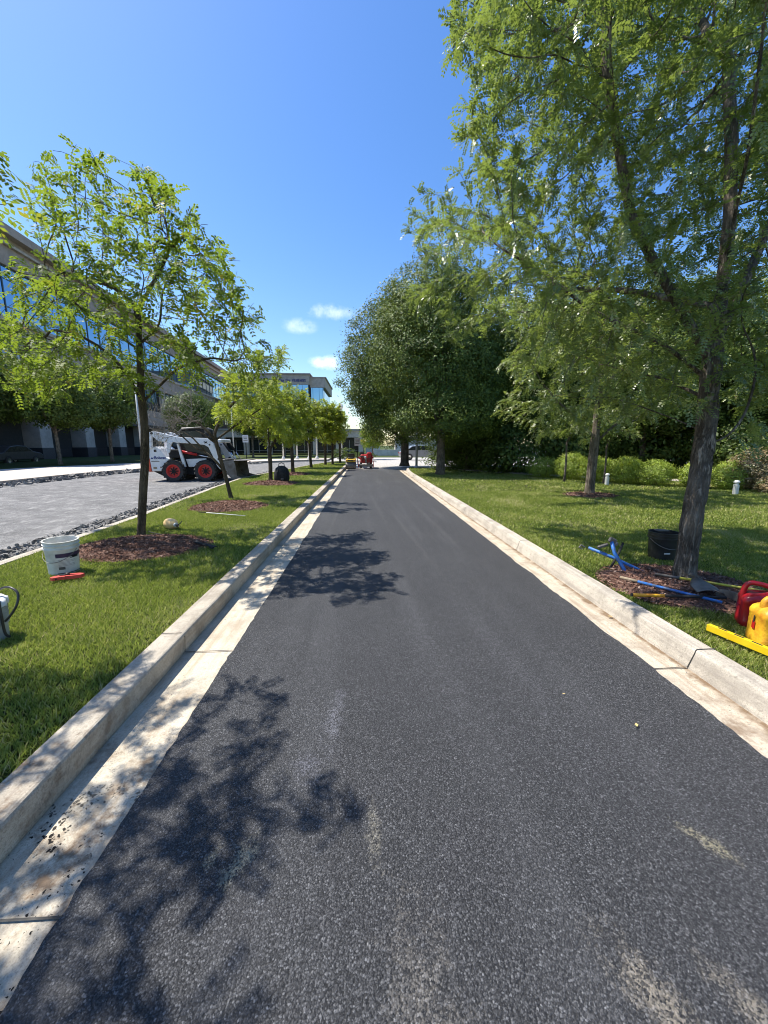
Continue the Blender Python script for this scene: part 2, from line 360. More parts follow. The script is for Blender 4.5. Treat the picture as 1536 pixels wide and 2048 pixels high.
def quad_mesh(name, V, var, nv=4):
    V = np.asarray(V, dtype=np.float32).reshape(-1, 3); n = len(V); nf = n // nv
    me = bpy.data.meshes.new(name)
    me.vertices.add(n); me.vertices.foreach_set('co', V.ravel())
    me.loops.add(n); me.loops.foreach_set('vertex_index', np.arange(n, dtype=np.int32))
    me.polygons.add(nf); me.polygons.foreach_set('loop_start', np.arange(0, n, nv, dtype=np.int32))
    me.update(calc_edges=True)
    at = me.attributes.new('var', 'FLOAT', 'POINT'); at.data.foreach_set('value', np.repeat(np.asarray(var, dtype=np.float32), nv))
    return me
def unit(a): return a / np.maximum(np.linalg.norm(a, axis=-1, keepdims=True), 1e-9)
def text_mesh(body, size, depth, name='lettering', bold=0.0):
    c = bpy.data.curves.new(name, 'FONT'); c.body = body; c.size = size; c.extrude = depth; c.offset = bold; c.align_x = 'LEFT'
    o = bpy.data.objects.new(name, c); COL.objects.link(o)
    dg = bpy.context.evaluated_depsgraph_get(); me = bpy.data.meshes.new_from_object(o.evaluated_get(dg)); bpy.data.objects.remove(o); return me

# ------------------------------------------------------------------ trees
def colonize(attr, start, parent0, step=.12, infl=1.1, kill=.22, iters=90, trop=(0, 0, .08)):
    nodes = [np.array(p, float) for p in start]; par = list(parent0)
    A = np.array(attr, float); P = np.array(nodes)
    d = np.linalg.norm(A[:, None] - P[None], axis=2); ni = d.argmin(1); nd = d.min(1)
    trop = np.array(trop)
    first = True
    for it in range(iters):
        if len(A) == 0: break
        m = nd < (infl if not first else 9)
        if not m.any(): m = nd < nd.min() + .5
        dirs = {}
        v = unit(A[m] - np.array(nodes)[ni[m]])
        acc = np.zeros((len(nodes), 3)); np.add.at(acc, ni[m], v)
        idx = np.unique(ni[m]); dv = unit(unit(acc[idx]) + trop + rng.normal(0, .18, (len(idx), 3)))
        new = np.array(nodes)[idx] + dv * step
        b = len(nodes); nodes += list(new); par += list(idx)
        d = np.linalg.norm(A[:, None] - new[None], axis=2); j = d.argmin(1); dm = d.min(1)
        up = dm < nd; nd = np.where(up, dm, nd); ni = np.where(up, j + b, ni)
        keep = nd > kill; A = A[keep]; nd = nd[keep]; ni = ni[keep]
        if (nd < infl).mean() > .5 if len(nd) else True: first = False
    return np.array(nodes), np.array(par)
def skeleton(nodes, par, base_r, tip_r=.0035):
    n = len(nodes); cnt = np.zeros(n); kids = [[] for _ in range(n)]
    for i in range(n):
        if par[i] >= 0: kids[par[i]].append(i)
    for i in range(n - 1, -1, -1):
        if not kids[i]: cnt[i] = 1
        if par[i] >= 0: cnt[par[i]] += cnt[i]
    e = math.log(max(base_r / tip_r, 2)) / math.log(max(cnt[0], 2)); rad = tip_r * cnt ** e
    return rad, kids, cnt
def branch_mesh(mb, nodes, par, rad, kids, rmin=.0, fiss=0, thick=.04):
    used = set(); stack = [0]
    while stack:
        s = stack.pop(); ch = [s]; cur = s
        while kids[cur]:
            ks = sorted(kids[cur], key=lambda k: -rad[k]); stack += ks[1:]; cur = ks[0]; ch.append(cur)
        pts = [nodes[i] for i in ch]; rr = [rad[i] for i in ch]
        if par[s] >= 0: pts = [nodes[par[s]]] + pts; rr = [rr[0]] + rr
        if len(pts) < 2 or max(rr) < rmin: continue
        P = np.array(pts)
        for _ in range(2):
            if len(P) > 2: P[1:-1] = P[1:-1] * .5 + (P[:-2] + P[2:]) * .25
        mx = max(rr)
        if fiss and mx > thick * 2.2:
            # densify and roughen the thick stem
            Q = []; q = []
            for i in range(len(P) - 1):
                k = max(1, int(np.linalg.norm(P[i + 1] - P[i]) / .025)) if rr[i] > thick else 1
                for a in range(k): Q.append(P[i] + (P[i + 1] - P[i]) * a / k); q.append(rr[i] + (rr[i + 1] - rr[i]) * a / k)
            Q.append(P[-1]); q.append(rr[-1]); b = len(mb.v); n = 28
            mb.tube(Q, q, n)
            for i in range(len(Q)):
                if q[i] < thick * .8: continue
                for j in range(n):
                    v = Vector(mb.v[b + i * n + j]); c = Vector(Q[i]); d = (v - c)
                    an = j / n * 2 * math.pi
                    w = noise.fractal(Vector((math.cos(an) * 2.6, math.sin(an) * 2.6, v.z * 2.1)), 1, 2, 3)
                    w2 = abs(noise.noise(Vector((math.cos(an) * 6, math.sin(an) * 6, v.z * 3.4 + w))))
                    lump = noise.noise(Vector((math.cos(an) * 1.1, math.sin(an) * 1.1, v.z * 2.5 + 9)))
                    mb.v[b + i * n + j] = tuple(c + d * (1 + fiss * (min(w2 * 3.2, 1) - .6 + .35 * w) + .10 * lump))
        else:
            mb.tube(P, rr, 10 if mx > .03 else (6 if mx > .012 else 4), cap=False)
    return mb
def compound(P, D, Ln, pairs, ll, lw, droop, vmean=.5, vs=.22):
    n = len(P); D = unit(D); Z = np.array([0, 0, 1.])
    S = unit(np.cross(D, Z) + rng.normal(0, .35, (n, 3))); S = unit(S - D * (S * D).sum(1, keepdims=True))
    T = (np.arange(pairs) + .8) / (pairs + .3)
    Ln = Ln * rng.uniform(.7, 1.15, n); dr = droop * rng.uniform(.5, 1.5, n)
    t = T[None, :, None]; L_ = Ln[:, None, None]
    C = P[:, None] + D[:, None] * t * L_ - Z * (t ** 2) * L_ * dr[:, None, None]
    tan = unit(D[:, None] - Z * 2 * t * dr[:, None, None])
    out = []; var = []
    vv = np.clip(rng.normal(vmean, vs, n), 0, .96)
    for s in (-1, 1):
        dd = unit(S[:, None] * s * .85 + tan * .45 - Z * rng.uniform(.0, .45, (n, pairs, 1)) + rng.normal(0, .15, (n, pairs, 3)))
        k = ll * rng.uniform(.8, 1.15, (n, pairs, 1)) * (1 - .35 * np.abs(t - .45) * 1.4)
        w = unit(np.cross(dd, np.cross(tan, dd)) ) * lw * .5
        a = C; b = C + dd * k * .5 + w; c = C + dd * k; d = C + dd * k * .5 - w
        out.append(np.stack([a, b, c, d], 2).reshape(-1, 4, 3)); var.append((vv[:, None] + rng.normal(0, .06, (n, pairs))).ravel())
    return np.concatenate(out), np.clip(np.concatenate(var), 0, 1)
def in_blobs(blobs, dens, minz=None):
    out = []
    for (x, y, z, r) in blobs:
        k = max(3, int(dens * r ** 3)); d = unit(rng.normal(size=(k, 3))) * (rng.random((k, 1)) ** (1 / 2.4)) * r
        out.append(d + (x, y, z))
    return np.concatenate(out)
def leaf_points(nodes, par, cnt, per, maxcnt):
    idx = np.where((cnt <= maxcnt) & (par >= 0))[0]; rep = np.repeat(idx, int(per)) if per >= 1 else idx
    if per % 1: rep = np.concatenate([rep, idx[rng.random(len(idx)) < per % 1]]) if per >= 1 else idx[rng.random(len(idx)) < per]
    t = rng.random((len(rep), 1)); p0 = nodes[par[rep]]; p1 = nodes[rep]
    P = p0 + (p1 - p0) * t; B = unit(p1 - p0 + 1e-6)
    D = unit(B * .7 + unit(rng.normal(size=P.shape)) * .8 + (0, 0, .1))
    return P, D
def simple_leaves(P, Nrm, size, aspect=.5, jitter=.6, down=.3):
    n = len(P); Nn = unit(unit(Nrm) + rng.normal(0, jitter, (n, 3)))
    A = unit(np.cross(Nn, rng.normal(size=(n, 3)))); A = unit(A - np.array([0, 0, down])); B = unit(np.cross(Nn, A))
    s = (size * rng.uniform(.65, 1.25, (n, 1)))
    return np.stack([P - A * s * .5, P + B * s * aspect * .5, P + A * s * .5, P - B * s * aspect * .5], 1)
def shell_crown(blobs, n, size, clump=.16, per=26, aspect=.5, inner=.2):
    """dense foliage: leaf clumps over and through a set of ellipsoids (cx,cy,cz,rx,ry,rz)"""
    w = np.array([(b[3] * b[4] + b[4] * b[5] + b[3] * b[5]) for b in blobs]); w = w / w.sum()
    nc = n // per; ci = rng.choice(len(blobs), nc, p=w); Bm = np.array(blobs)[ci]
    d = unit(rng.normal(size=(nc, 3))); rr = 1 - np.abs(rng.normal(0, .085, (nc, 1))); ins = rng.random((nc, 1)) < inner; rr = np.where(ins, rng.random((nc, 1)) ** .5 * .85, rr)
    lump = np.array([noise.noise(Vector((a[0] * 2.2 + b[0], a[1] * 2.2 + b[1], a[2] * 2.2 + b[2]))) for a, b in zip(d, Bm)])[:, None]
    rr = rr * (1 + .16 * lump)
    C = Bm[:, :3] + d * Bm[:, 3:6] * rr
    keep = np.ones(nc, bool)
    C = C[keep]; d = d[keep]
    P = np.repeat(C, per, 0) + rng.normal(0, clump, (len(C) * per, 3)) * (1, 1, .75)
    Nn = np.repeat(unit(d * (1, 1, 1)) + (0, 0, .5), per, 0)
    V = simple_leaves(P, Nn, size, aspect, jitter=.38)
    var = np.clip(np.repeat(rng.normal(.5, .2, len(C)), per) + rng.normal(0, .12, len(P)), 0, 1)
    return V, var
SKY_STR = .14; SUN_STR = 5.0; EXPO = .64
T1B = [(-3.09, 4.48, 4.1, 0.22), (-3.87, 5.6, 4.76, 0.28), (-4.58, 6.63, 5.37, 0.22), (-2.81, 4.62, 4.31, 0.24), (-3.42, 5.63, 4.93, 0.3), (-3.95, 6.51, 5.47, 0.24), (-3.03, 4.39, 3.7, 0.3), (-3.95, 5.71, 4.38, 0.38), (-4.56, 6.58, 4.82, 0.3), (-2.18, 4.47, 4.08, 0.22), (-2.82, 5.78, 4.84, 0.28), (-3.25, 6.67, 5.36, 0.22), (-2.67, 4.71, 3.88, 0.34), (-3.16, 5.57, 4.32, 0.42), (-3.82, 6.74, 4.92, 0.34), (-2.0, 4.44, 3.76, 0.32), (-2.54, 5.63, 4.37, 0.4), (-3.08, 6.83, 4.99, 0.32), (-1.73, 4.59, 3.56, 0.28), (-2.14, 5.68, 4.05, 0.35), (-2.55, 6.75, 4.54, 0.28), (-2.17, 4.41, 3.32, 0.34), (-2.8, 5.68, 3.86, 0.42), (-3.31, 6.72, 4.3, 0.34), (-2.77, 4.5, 3.35, 0.34), (-3.32, 5.39, 3.73, 0.42), (-4.21, 6.83, 4.33, 0.34), (-1.54, 4.57, 3.21, 0.34), (-1.91, 5.67, 3.63, 0.42), (-2.3, 6.83, 4.07, 0.34), (-1.89, 4.67, 3.04, 0.34), (-2.32, 5.75, 3.41, 0.42), (-2.68, 6.64, 3.7, 0.34), (-1.39, 4.7, 2.85, 0.29), (-1.65, 5.56, 3.11, 0.36), (-2.03, 6.85, 3.49, 0.29), (-2.66, 4.73, 2.95, 0.34), (-3.04, 5.42, 3.16, 0.42), (-3.67, 6.53, 3.51, 0.34), (-3.15, 4.47, 2.95, 0.32), (-4.07, 5.77, 3.38, 0.4), (-4.7, 6.65, 3.68, 0.32), (-3.65, 4.63, 3.2, 0.24), (-4.34, 5.5, 3.52, 0.3), (-5.27, 6.68, 3.96, 0.24), (-3.57, 4.53, 2.52, 0.34), (-4.35, 5.52, 2.75, 0.42), (-5.29, 6.71, 3.03, 0.34), (-3.83, 4.61, 2.28, 0.32), (-4.77, 5.74, 2.48, 0.4), (-5.61, 6.75, 2.66, 0.32), (-3.28, 4.75, 2.42, 0.34), (-3.95, 5.72, 2.61, 0.42), (-4.74, 6.88, 2.84, 0.34), (-1.04, 4.65, 2.45, 0.18), (-1.22, 5.45, 2.61, 0.22), (-1.53, 6.82, 2.9, 0.18), (-1.44, 4.77, 2.44, 0.24), (-1.74, 5.74, 2.64, 0.3), (-2.03, 6.71, 2.83, 0.24), (-2.12, 4.67, 2.57, 0.3), (-2.48, 5.46, 2.76, 0.38), (-3.09, 6.81, 3.08, 0.3), (-2.66, 4.61, 2.29, 0.28), (-3.17, 5.49, 2.45, 0.35), (-3.75, 6.51, 2.63, 0.28), (-1.94, 4.72, 2.37, 0.24), (-2.37, 5.78, 2.57, 0.3), (-2.67, 6.52, 2.71, 0.24), (-3.61, 4.7, 2.14, 0.24), (-4.25, 5.54, 2.26, 0.3), (-5.02, 6.54, 2.4, 0.24), (-3.71, 4.5, 2.71, 0.24), (-4.7, 5.69, 3.04, 0.3), (-5.64, 6.83, 3.35, 0.24), (-1.57, 4.4, 2.71, 0.24), (-2.0, 5.63, 3.06, 0.3), (-2.31, 6.5, 3.3, 0.24)]
RTB = [(1.1, 3.49, 4.6, 0.42), (1.42, 4.53, 5.54, 0.6), (1.96, 6.25, 7.08, 0.66), (1.48, 3.59, 4.3, 0.35), (1.9, 4.6, 5.1, 0.5), (2.59, 6.3, 6.44, 0.55), (0.98, 3.32, 3.89, 0.29), (1.31, 4.43, 4.69, 0.42), (1.81, 6.14, 5.93, 0.46), (1.02, 3.21, 3.49, 0.29), (1.42, 4.48, 4.28, 0.42), (1.92, 6.06, 5.28, 0.46), (0.81, 3.44, 3.76, 0.13), (1.04, 4.46, 4.44, 0.18), (1.38, 5.92, 5.41, 0.2), (0.68, 3.55, 3.35, 0.18), (0.87, 4.53, 3.87, 0.26), (1.2, 6.28, 4.81, 0.29), (0.51, 3.56, 3.26, 0.13), (0.66, 4.55, 3.76, 0.18), (0.88, 6.08, 4.53, 0.2), (0.94, 3.41, 3.25, 0.24), (1.28, 4.66, 3.9, 0.35), (1.69, 6.14, 4.68, 0.39), (1.31, 3.42, 3.34, 0.28), (1.77, 4.65, 4.01, 0.4), (2.39, 6.28, 4.9, 0.44), (1.67, 3.4, 3.76, 0.35), (2.25, 4.57, 4.55, 0.5), (3.04, 6.19, 5.64, 0.55), (1.68, 3.3, 4.27, 0.42), (2.31, 4.52, 5.31, 0.6), (3.21, 6.29, 6.82, 0.66), (2.19, 3.41, 4.58, 0.49), (2.97, 4.62, 5.68, 0.7), (3.79, 5.9, 6.85, 0.77), (2.77, 3.37, 4.44, 0.49), (3.81, 4.63, 5.55, 0.7), (4.85, 5.91, 6.68, 0.77), (2.37, 3.45, 3.99, 0.42), (3.2, 4.65, 4.87, 0.6), (4.08, 5.92, 5.8, 0.66), (3.07, 3.45, 3.84, 0.42), (4.08, 4.59, 4.62, 0.6), (5.49, 6.17, 5.7, 0.66), (2.09, 3.34, 3.28, 0.32), (2.93, 4.68, 4.01, 0.45), (3.88, 6.2, 4.83, 0.5), (2.52, 3.21, 3.22, 0.35), (3.48, 4.42, 3.89, 0.5), (4.86, 6.17, 4.84, 0.55), (3.4, 3.59, 3.25, 0.35), (4.26, 4.5, 3.7, 0.5), (5.76, 6.08, 4.48, 0.55), (1.55, 3.44, 2.91, 0.27), (2.04, 4.53, 3.36, 0.38), (2.73, 6.05, 4.0, 0.42), (1.92, 3.33, 2.79, 0.32), (2.63, 4.55, 3.28, 0.45), (3.55, 6.14, 3.91, 0.5), (2.43, 3.32, 2.73, 0.35), (3.34, 4.55, 3.19, 0.5), (4.55, 6.21, 3.82, 0.55), (2.91, 3.21, 2.62, 0.35), (4.19, 4.63, 3.13, 0.5), (5.61, 6.19, 3.69, 0.55), (1.1, 3.32, 2.74, 0.17), (1.48, 4.49, 3.19, 0.25), (2.05, 6.22, 3.85, 0.28), (1.48, 3.3, 2.44, 0.29), (2.01, 4.47, 2.78, 0.42), (2.72, 6.07, 3.25, 0.46), (2.06, 3.48, 2.33, 0.32), (2.63, 4.44, 2.57, 0.45), (3.58, 6.03, 2.97, 0.5), (2.56, 3.33, 2.18, 0.32), (3.63, 4.73, 2.48, 0.45), (4.66, 6.08, 2.77, 0.5), (3.49, 3.54, 2.15, 0.32), (4.4, 4.47, 2.33, 0.45), (5.95, 6.03, 2.63, 0.5), (1.81, 3.46, 2.03, 0.21), (2.49, 4.75, 2.25, 0.3), (3.18, 6.08, 2.46, 0.33), (2.21, 3.29, 1.89, 0.21), (2.99, 4.45, 2.04, 0.3), (4.11, 6.11, 2.25, 0.33), (2.6, 3.28, 1.85, 0.17), (3.75, 4.72, 2.01, 0.25), (4.95, 6.24, 2.19, 0.28), (0.98, 3.27, 4.58, 0.42), (1.35, 4.51, 5.76, 0.6), (1.87, 6.22, 7.39, 0.66), (1.48, 3.46, 5.02, 0.49), (2.02, 4.72, 6.32, 0.7), (2.58, 6.04, 7.68, 0.77), (2.02, 3.25, 4.96, 0.56), (2.81, 4.52, 6.31, 0.8), (3.87, 6.22, 8.14, 0.88), (2.81, 3.31, 5.0, 0.56), (3.85, 4.54, 6.31, 0.8), (5.15, 6.07, 7.94, 0.88), (3.6, 3.37, 4.14, 0.56), (4.87, 4.56, 5.09, 0.8), (6.69, 6.27, 6.44, 0.88), (3.7, 3.26, 3.03, 0.49), (4.99, 4.4, 3.57, 0.7), (7.11, 6.28, 4.46, 0.77), (4.2, 3.55, 2.33, 0.42), (5.66, 4.79, 2.63, 0.6), (7.17, 6.07, 2.94, 0.66), (1.24, 3.58, 5.35, 0.42), (1.65, 4.77, 6.64, 0.6), (2.08, 5.99, 7.96, 0.66), (2.49, 3.5, 5.77, 0.63), (3.37, 4.73, 7.29, 0.9), (4.39, 6.17, 9.05, 0.99)]
RT2B = [(3.68, 9.01, 4.42, 0.56), (4.09, 10.02, 4.75, 0.7), (4.63, 11.34, 5.18, 0.63), (4.61, 8.89, 4.7, 0.64), (5.15, 9.93, 5.08, 0.8), (5.93, 11.44, 5.62, 0.72), (5.9, 8.91, 4.42, 0.64), (6.77, 10.22, 4.86, 0.8), (7.42, 11.22, 5.19, 0.72), (3.57, 9.16, 3.4, 0.56), (3.97, 10.18, 3.61, 0.7), (4.51, 11.57, 3.9, 0.63), (4.5, 9.16, 3.62, 0.72), (5.04, 10.26, 3.88, 0.9), (5.61, 11.43, 4.16, 0.81), (5.6, 8.81, 3.34, 0.72), (6.49, 10.2, 3.64, 0.9), (7.17, 11.27, 3.87, 0.81), (6.94, 8.92, 3.59, 0.64), (7.9, 10.17, 3.89, 0.8), (8.87, 11.41, 4.19, 0.72), (3.2, 8.97, 2.48, 0.36), (3.67, 10.28, 2.63, 0.45), (4.09, 11.44, 2.76, 0.41), (4.24, 8.94, 2.48, 0.48), (4.75, 10.0, 2.61, 0.6), (5.48, 11.54, 2.78, 0.54), (5.48, 8.99, 2.27, 0.48), (6.22, 10.21, 2.38, 0.6), (6.91, 11.34, 2.48, 0.54), (6.69, 8.88, 2.49, 0.48), (7.62, 10.11, 2.63, 0.6), (8.69, 11.53, 2.8, 0.54), (4.03, 8.87, 1.7, 0.28), (4.65, 10.22, 1.73, 0.35), (5.26, 11.57, 1.76, 0.32), (5.11, 9.12, 1.82, 0.28), (5.73, 10.23, 1.86, 0.35), (6.28, 11.2, 1.9, 0.32), (6.54, 9.05, 1.82, 0.32), (7.4, 10.25, 1.87, 0.4), (8.1, 11.22, 1.9, 0.36), (7.76, 8.91, 2.72, 0.48), (8.72, 10.01, 2.88, 0.6), (9.95, 11.41, 3.08, 0.54)]
T2B = [(-2.36, 9.27, 3.36, 0.32), (-2.64, 10.39, 3.59, 0.32), (-1.94, 9.41, 3.5, 0.27), (-2.1, 10.2, 3.67, 0.27), (-2.58, 9.12, 2.69, 0.36), (-2.9, 10.25, 2.84, 0.36), (-3.04, 9.15, 2.58, 0.32), (-3.39, 10.23, 2.71, 0.32), (-2.95, 9.49, 2.17, 0.32), (-3.28, 10.54, 2.24, 0.32), (-2.26, 9.13, 2.47, 0.36), (-2.57, 10.4, 2.61, 0.36), (-1.97, 9.23, 1.92, 0.32), (-2.2, 10.33, 1.98, 0.32), (-3.31, 9.24, 2.26, 0.25), (-3.75, 10.46, 2.36, 0.25), (-2.96, 9.33, 3.04, 0.27), (-3.28, 10.34, 3.21, 0.27)]
# ------------------------------------------------------------------ setting
LZ = .13
def sheet(name, poly, z, mat, kind='structure'):
    me = bpy.data.meshes.new(name); me.from_pydata([(x, y, z) for x, y in poly], [], [tuple(range(len(poly)))]); me.update()
    return tag(link(name, me, mat), kind=kind)
me = bpy.data.meshes.new('ground'); me.from_pydata([(-600, -300, -.03), (600, -300, -.03), (600, 900, -.03), (-600, 900, -.03)], [], [(0, 1, 2, 3)])
tag(link('ground', me, M['ground']), kind='structure')
# new asphalt with a slightly ragged edge on both sides
ys = np.concatenate([np.arange(-4, 6, .04), np.arange(6, 23.6, .25)])
def redge(y, s): return .022 * noise.noise(Vector((s * 9, y * 2.3, 0))) + .012 * noise.noise(Vector((s * 5, y * 14, 0)))
lft = [(-.965 - .006 * max(y - 5, 0) + redge(y, 1), y) for y in ys]; rgt = [(1.885 + .003 * y + redge(y, 2), y) for y in ys]
mb = MB(); n = len(ys)
mb.v = [(x, y, .012) for x, y in lft] + [(x, y, .012) for x, y in rgt] + [(x, y, -.01) for x, y in lft] + [(x, y, -.01) for x, y in rgt]
for i in range(n - 1):
    mb.f.append((i, n + i, n + i + 1, i + 1)); mb.f.append((2 * n + i, i, i + 1, 2 * n + i + 1)); mb.f.append((n + i, 3 * n + i, 3 * n + i + 1, n + i + 1))
tag(mb.build('road', M['asphalt']), kind='structure')
sheet('crossing_road', [(-3.2, 23.45), (9, 23.45), (40, 21), (60, 46), (-30, 46), (-12, 36), (-4.0, 33.6)], -.012, M['farpave'])

def kerb_profile(name, prof, ys_, mat, bend=None):
    mb = MB(); k = len(prof)
    for y in ys_:
        for (x, z) in prof:
            bx = bend(y) if bend else 0
            mb.v.append((x + bx + .004 * noise.noise(Vector((x * 3, y * 3, z * 9))), y, z + .004 * noise.noise(Vector((x * 7, y * 2, 4)))))
    for i in range(len(ys_) - 1):
        for j in range(k - 1): mb.f.append((i * k + j, i * k + j + 1, (i + 1) * k + j + 1, (i + 1) * k + j))
    return tag(mb.build(name, mat, auto=18), kind='structure')
yk = list(np.arange(-4, 8, .1)) + list(np.arange(8, 30, .5))
bl = lambda y: .0 if y < 6 else (y - 6) * .004
br = lambda y: 0 if y < 18 else ((y - 18) ** 2) * .012
kerb_profile('kerb', [(-1.318, -.02), (-1.312, .004), (-1.304, .128), (-1.309, .140), (-1.318, .145), (-1.46, .143), (-1.468, .135), (-1.47, -.02)], yk, M['kerbL'], bl)
kerb_profile('gutter', [(-.9, .002), (-1.1, -.004), (-1.33, -.006)], yk, M['gutL'])
yr = [y for y in yk if y <= 23.6]
kerb_profile('kerb', [(2.135, -.02), (2.142, .005), (2.17, .108), (2.178, .122), (2.19, .129), (2.30, .134), (2.309, .127), (2.312, -.02)], yr, M['kerbR'], br)
kerb_profile('gutter', [(1.8, .002), (2.0, -.003), (2.16, -.005)], yr, M['gutR'], lambda y: br(y) * .8)
# contraction joints cut across kerb and gutter
def joint(name, side, y):
    mb = MB(); e = .004
    if side < 0: pr = [(-.95, .006), (-1.31, -.002), (-1.303, .03), (-1.299, .118), (-1.325, .147), (-1.34, .151), (-1.462, .147)]
    else: pr = [(1.9, .004), (2.14, .006), (2.167, .11), (2.175, .125), (2.19, .133), (2.302, .141)]
    for i, (x, z) in enumerate(pr):
        w = .004; yy = y + .006 * math.sin(i * 2.1)
        mb.v += [(x + (bl(y) if side < 0 else br(y)), yy - w, z + .001), (x + (bl(y) if side < 0 else br(y)), yy + w, z + .001)]
    for i in range(len(pr) - 1): mb.f.append((2 * i, 2 * i + 1, 2 * i + 3, 2 * i + 2))
    tag(mb.build('kerb_joint', M['joint']), kind='structure')
for y in (1.02, 2.62, 5.6, 8.6, 11.6, 14.6): joint('kerb_joint', -1, y)
for y in (2.25, 5.2, 8.2, 11.2, 14.2): joint('kerb_joint', 1, y)

# street behind the left island
near = [(-4.15, -12), (-4.2, 0), (-4.26, 4.5), (-4.3, 5.2), (-4.41, 7.45), (-4.65, 10), (-4.89, 12.3), (-5.15, 16.1), (-4.85, 19), (-4.5, 21.5), (-3.9, 26), (-3.3, 30), (-2.4, 33)]
far_ = [(-13.4, -12), (-13.5, 5), (-13.6, 15), (-13.75, 18.3), (-13.4, 21), (-12.9, 22.8), (-11.9, 26), (-10.8, 29.3), (-9, 32), (-6.5, 34.6), (-3.5, 36.2)]
sheet('street', near + [(1, 34), (1, 37)] + far_[::-1], .0, M['milled'])
fwalk = [(-19.5, -12), (-19.8, 10), (-20.0, 22.5), (-19.0, 25.5), (-17, 29.5), (-14.2, 33.2), (-11, 36), (-7, 38.2), (-3.5, 39)]
def ribbon(name, a, b, z, mat, kind='structure', skirt=.16):
    """raised pavement between the two lines a and b, resampled to the same count"""
    def res(l, k=40):
        l = [Vector(p) for p in l]; d = [0]
        for i in range(1, len(l)): d.append(d[-1] + (l[i] - l[i - 1]).length)
        o = []
        for q in np.linspace(0, d[-1], k):
            i = max(1, min(len(l) - 1, int(np.searchsorted(d, q)))); t = (q - d[i - 1]) / (d[i] - d[i - 1]); o.append(l[i - 1].lerp(l[i], t))
        return o
    A, B_ = res(a), res(b); k = len(A); mb = MB()
    for p in A: mb.v.append((p.x, p.y, z))
    for p in B_: mb.v.append((p.x, p.y, z))
    for p in A: mb.v.append((p.x, p.y, z - skirt))
    for p in B_: mb.v.append((p.x, p.y, z - skirt))
    for i in range(k - 1):
        mb.f += [(i, i + 1, k + i + 1, k + i), (i, 2 * k + i, 2 * k + i + 1, i + 1), (k + i, k + i + 1, 3 * k + i + 1, 3 * k + i)]
    return tag(mb.build(name, mat), kind=kind)
ribbon('pavement', far_, fwalk, .15, M['walk'])
ribbon('kerb', [(x + .16, y - .03) for x, y in far_], [(x + .002, y) for x, y in far_], .152, M['kerbR'])
# planting lawn between pavement and building
sheet('far_lawn', fwalk + [(-3.5, 50), (-30, 52), (-45, 40), (-45, -12)], .14, M['ground'])
# island lawn + concrete edge towards the street
isl = [(-1.468 + bl(y), y) for y in (-12, 0, 6, 12, 18, 24, 29.5)]
lawn_poly = isl + [(-1.6, 32)] + [(x + .12, y) for x, y in near[::-1]]
mb = MB(); mb.slab(lawn_poly, -.02, LZ - .012); tag(mb.build('lawn', M['lawnL']), kind='structure')
ribbon('kerb', near, [(x + .13, y) for x, y in near], LZ + .004, M['kerbR'], skirt=.2)
# right lawn
rl = [(2.31 + br(y), y) for y in (-12, 0, 6, 12, 16, 18, 20, 22, 23.4)]
mb = MB(); mb.slab(rl[::-1] + [(60, -12), (60, 30), (12, 24), (5, 24.2)][:4], -.02, LZ - .012)
tag(mb.build('lawn', M['lawnR']), kind='structure')
ribbon('path', [(3.1, 23.6), (6.3, 18.9), (8.0, 16.3), (12, 13.6), (22, 9.5)], [(3.6, 24.0), (6.9, 19.5), (8.6, 16.9), (12.6, 14.3), (22.4, 10.3)], LZ + .02, M['walk'], skirt=.05)

# ------------------------------------------------------------------ grass
def blades(n, xs, ys_, h, w, inside):
    x = rng.uniform(*xs, n); y = rng.uniform(*ys_, n); m = inside(x, y); x, y = x[m], y[m]; n = len(x)
    # clumpy cover, thin patches
    a = rng.uniform(0, 2 * math.pi, n); hh = h * rng.uniform(.5, 1.25, n)
    pat = np.sin(x * 3.1 + 1.3 * np.sin(y * 1.7)) * np.sin(y * 2.3 + x) * .5 + .5
    hh *= .75 + .4 * pat
    lean = rng.uniform(.15, 1.0, n) * hh; la = rng.uniform(0, 2 * math.pi, n)
    b = np.stack([x, y, np.full(n, LZ - .015)], 1); s = np.stack([np.cos(a), np.sin(a), np.zeros(n)], 1) * (w * rng.uniform(.7, 1.4, n))[:, None] * .5
    l = np.stack([np.cos(la) * lean, np.sin(la) * lean, hh * .9], 1)
    mid = b + l * (.5, .5, .62)
    V = np.stack([b - s, b + s, mid + s * .85, b + l, mid - s * .85], 1)
    pat2 = np.sin(x * 1.7 + 2.1 * np.sin(y * .9)) * np.sin(y * 1.1 - x * .8 + np.sin(x * 4)); var = np.clip(rng.normal(.42, .27, n) + (pat - .5) * .2 + np.clip(pat2 - .45, 0, 1) * .55 + (rng.random(n) > .92) * .4, 0, 1)
    return V, var
beds = [(-2.99, 5.13, .84, .62), (-3.02, 8.55, .8, .75), (-3.3, 13.7, .95, .8), (-3.35, 18.0, .8, .75), (2.98, 3.42, .70, .62), (6.09, 10.1, .7, .6)]
def not_bed(x, y):
    m = np.ones(len(x), bool)
    for (cx, cy, a, b) in beds:
        m &= ((x - cx) / a) ** 2 + ((y - cy) / b) ** 2 + .18 * np.sin(np.arctan2(y - cy, x - cx) * 7 + cx) > 1.0
    return m
nx = np.array([p[0] for p in near]); ny = np.array([p[1] for p in near])
def inL(x, y): return (x < -1.475 + np.maximum(y - 6, 0) * .004) & (x > np.interp(y, ny, nx) + .14) & not_bed(x, y)
def inR(x, y): return (x > 2.315 + np.where(y > 18, (y - 18) ** 2 * .012, 0)) & not_bed(x, y) & (x < 1.05 * y + 1.6)
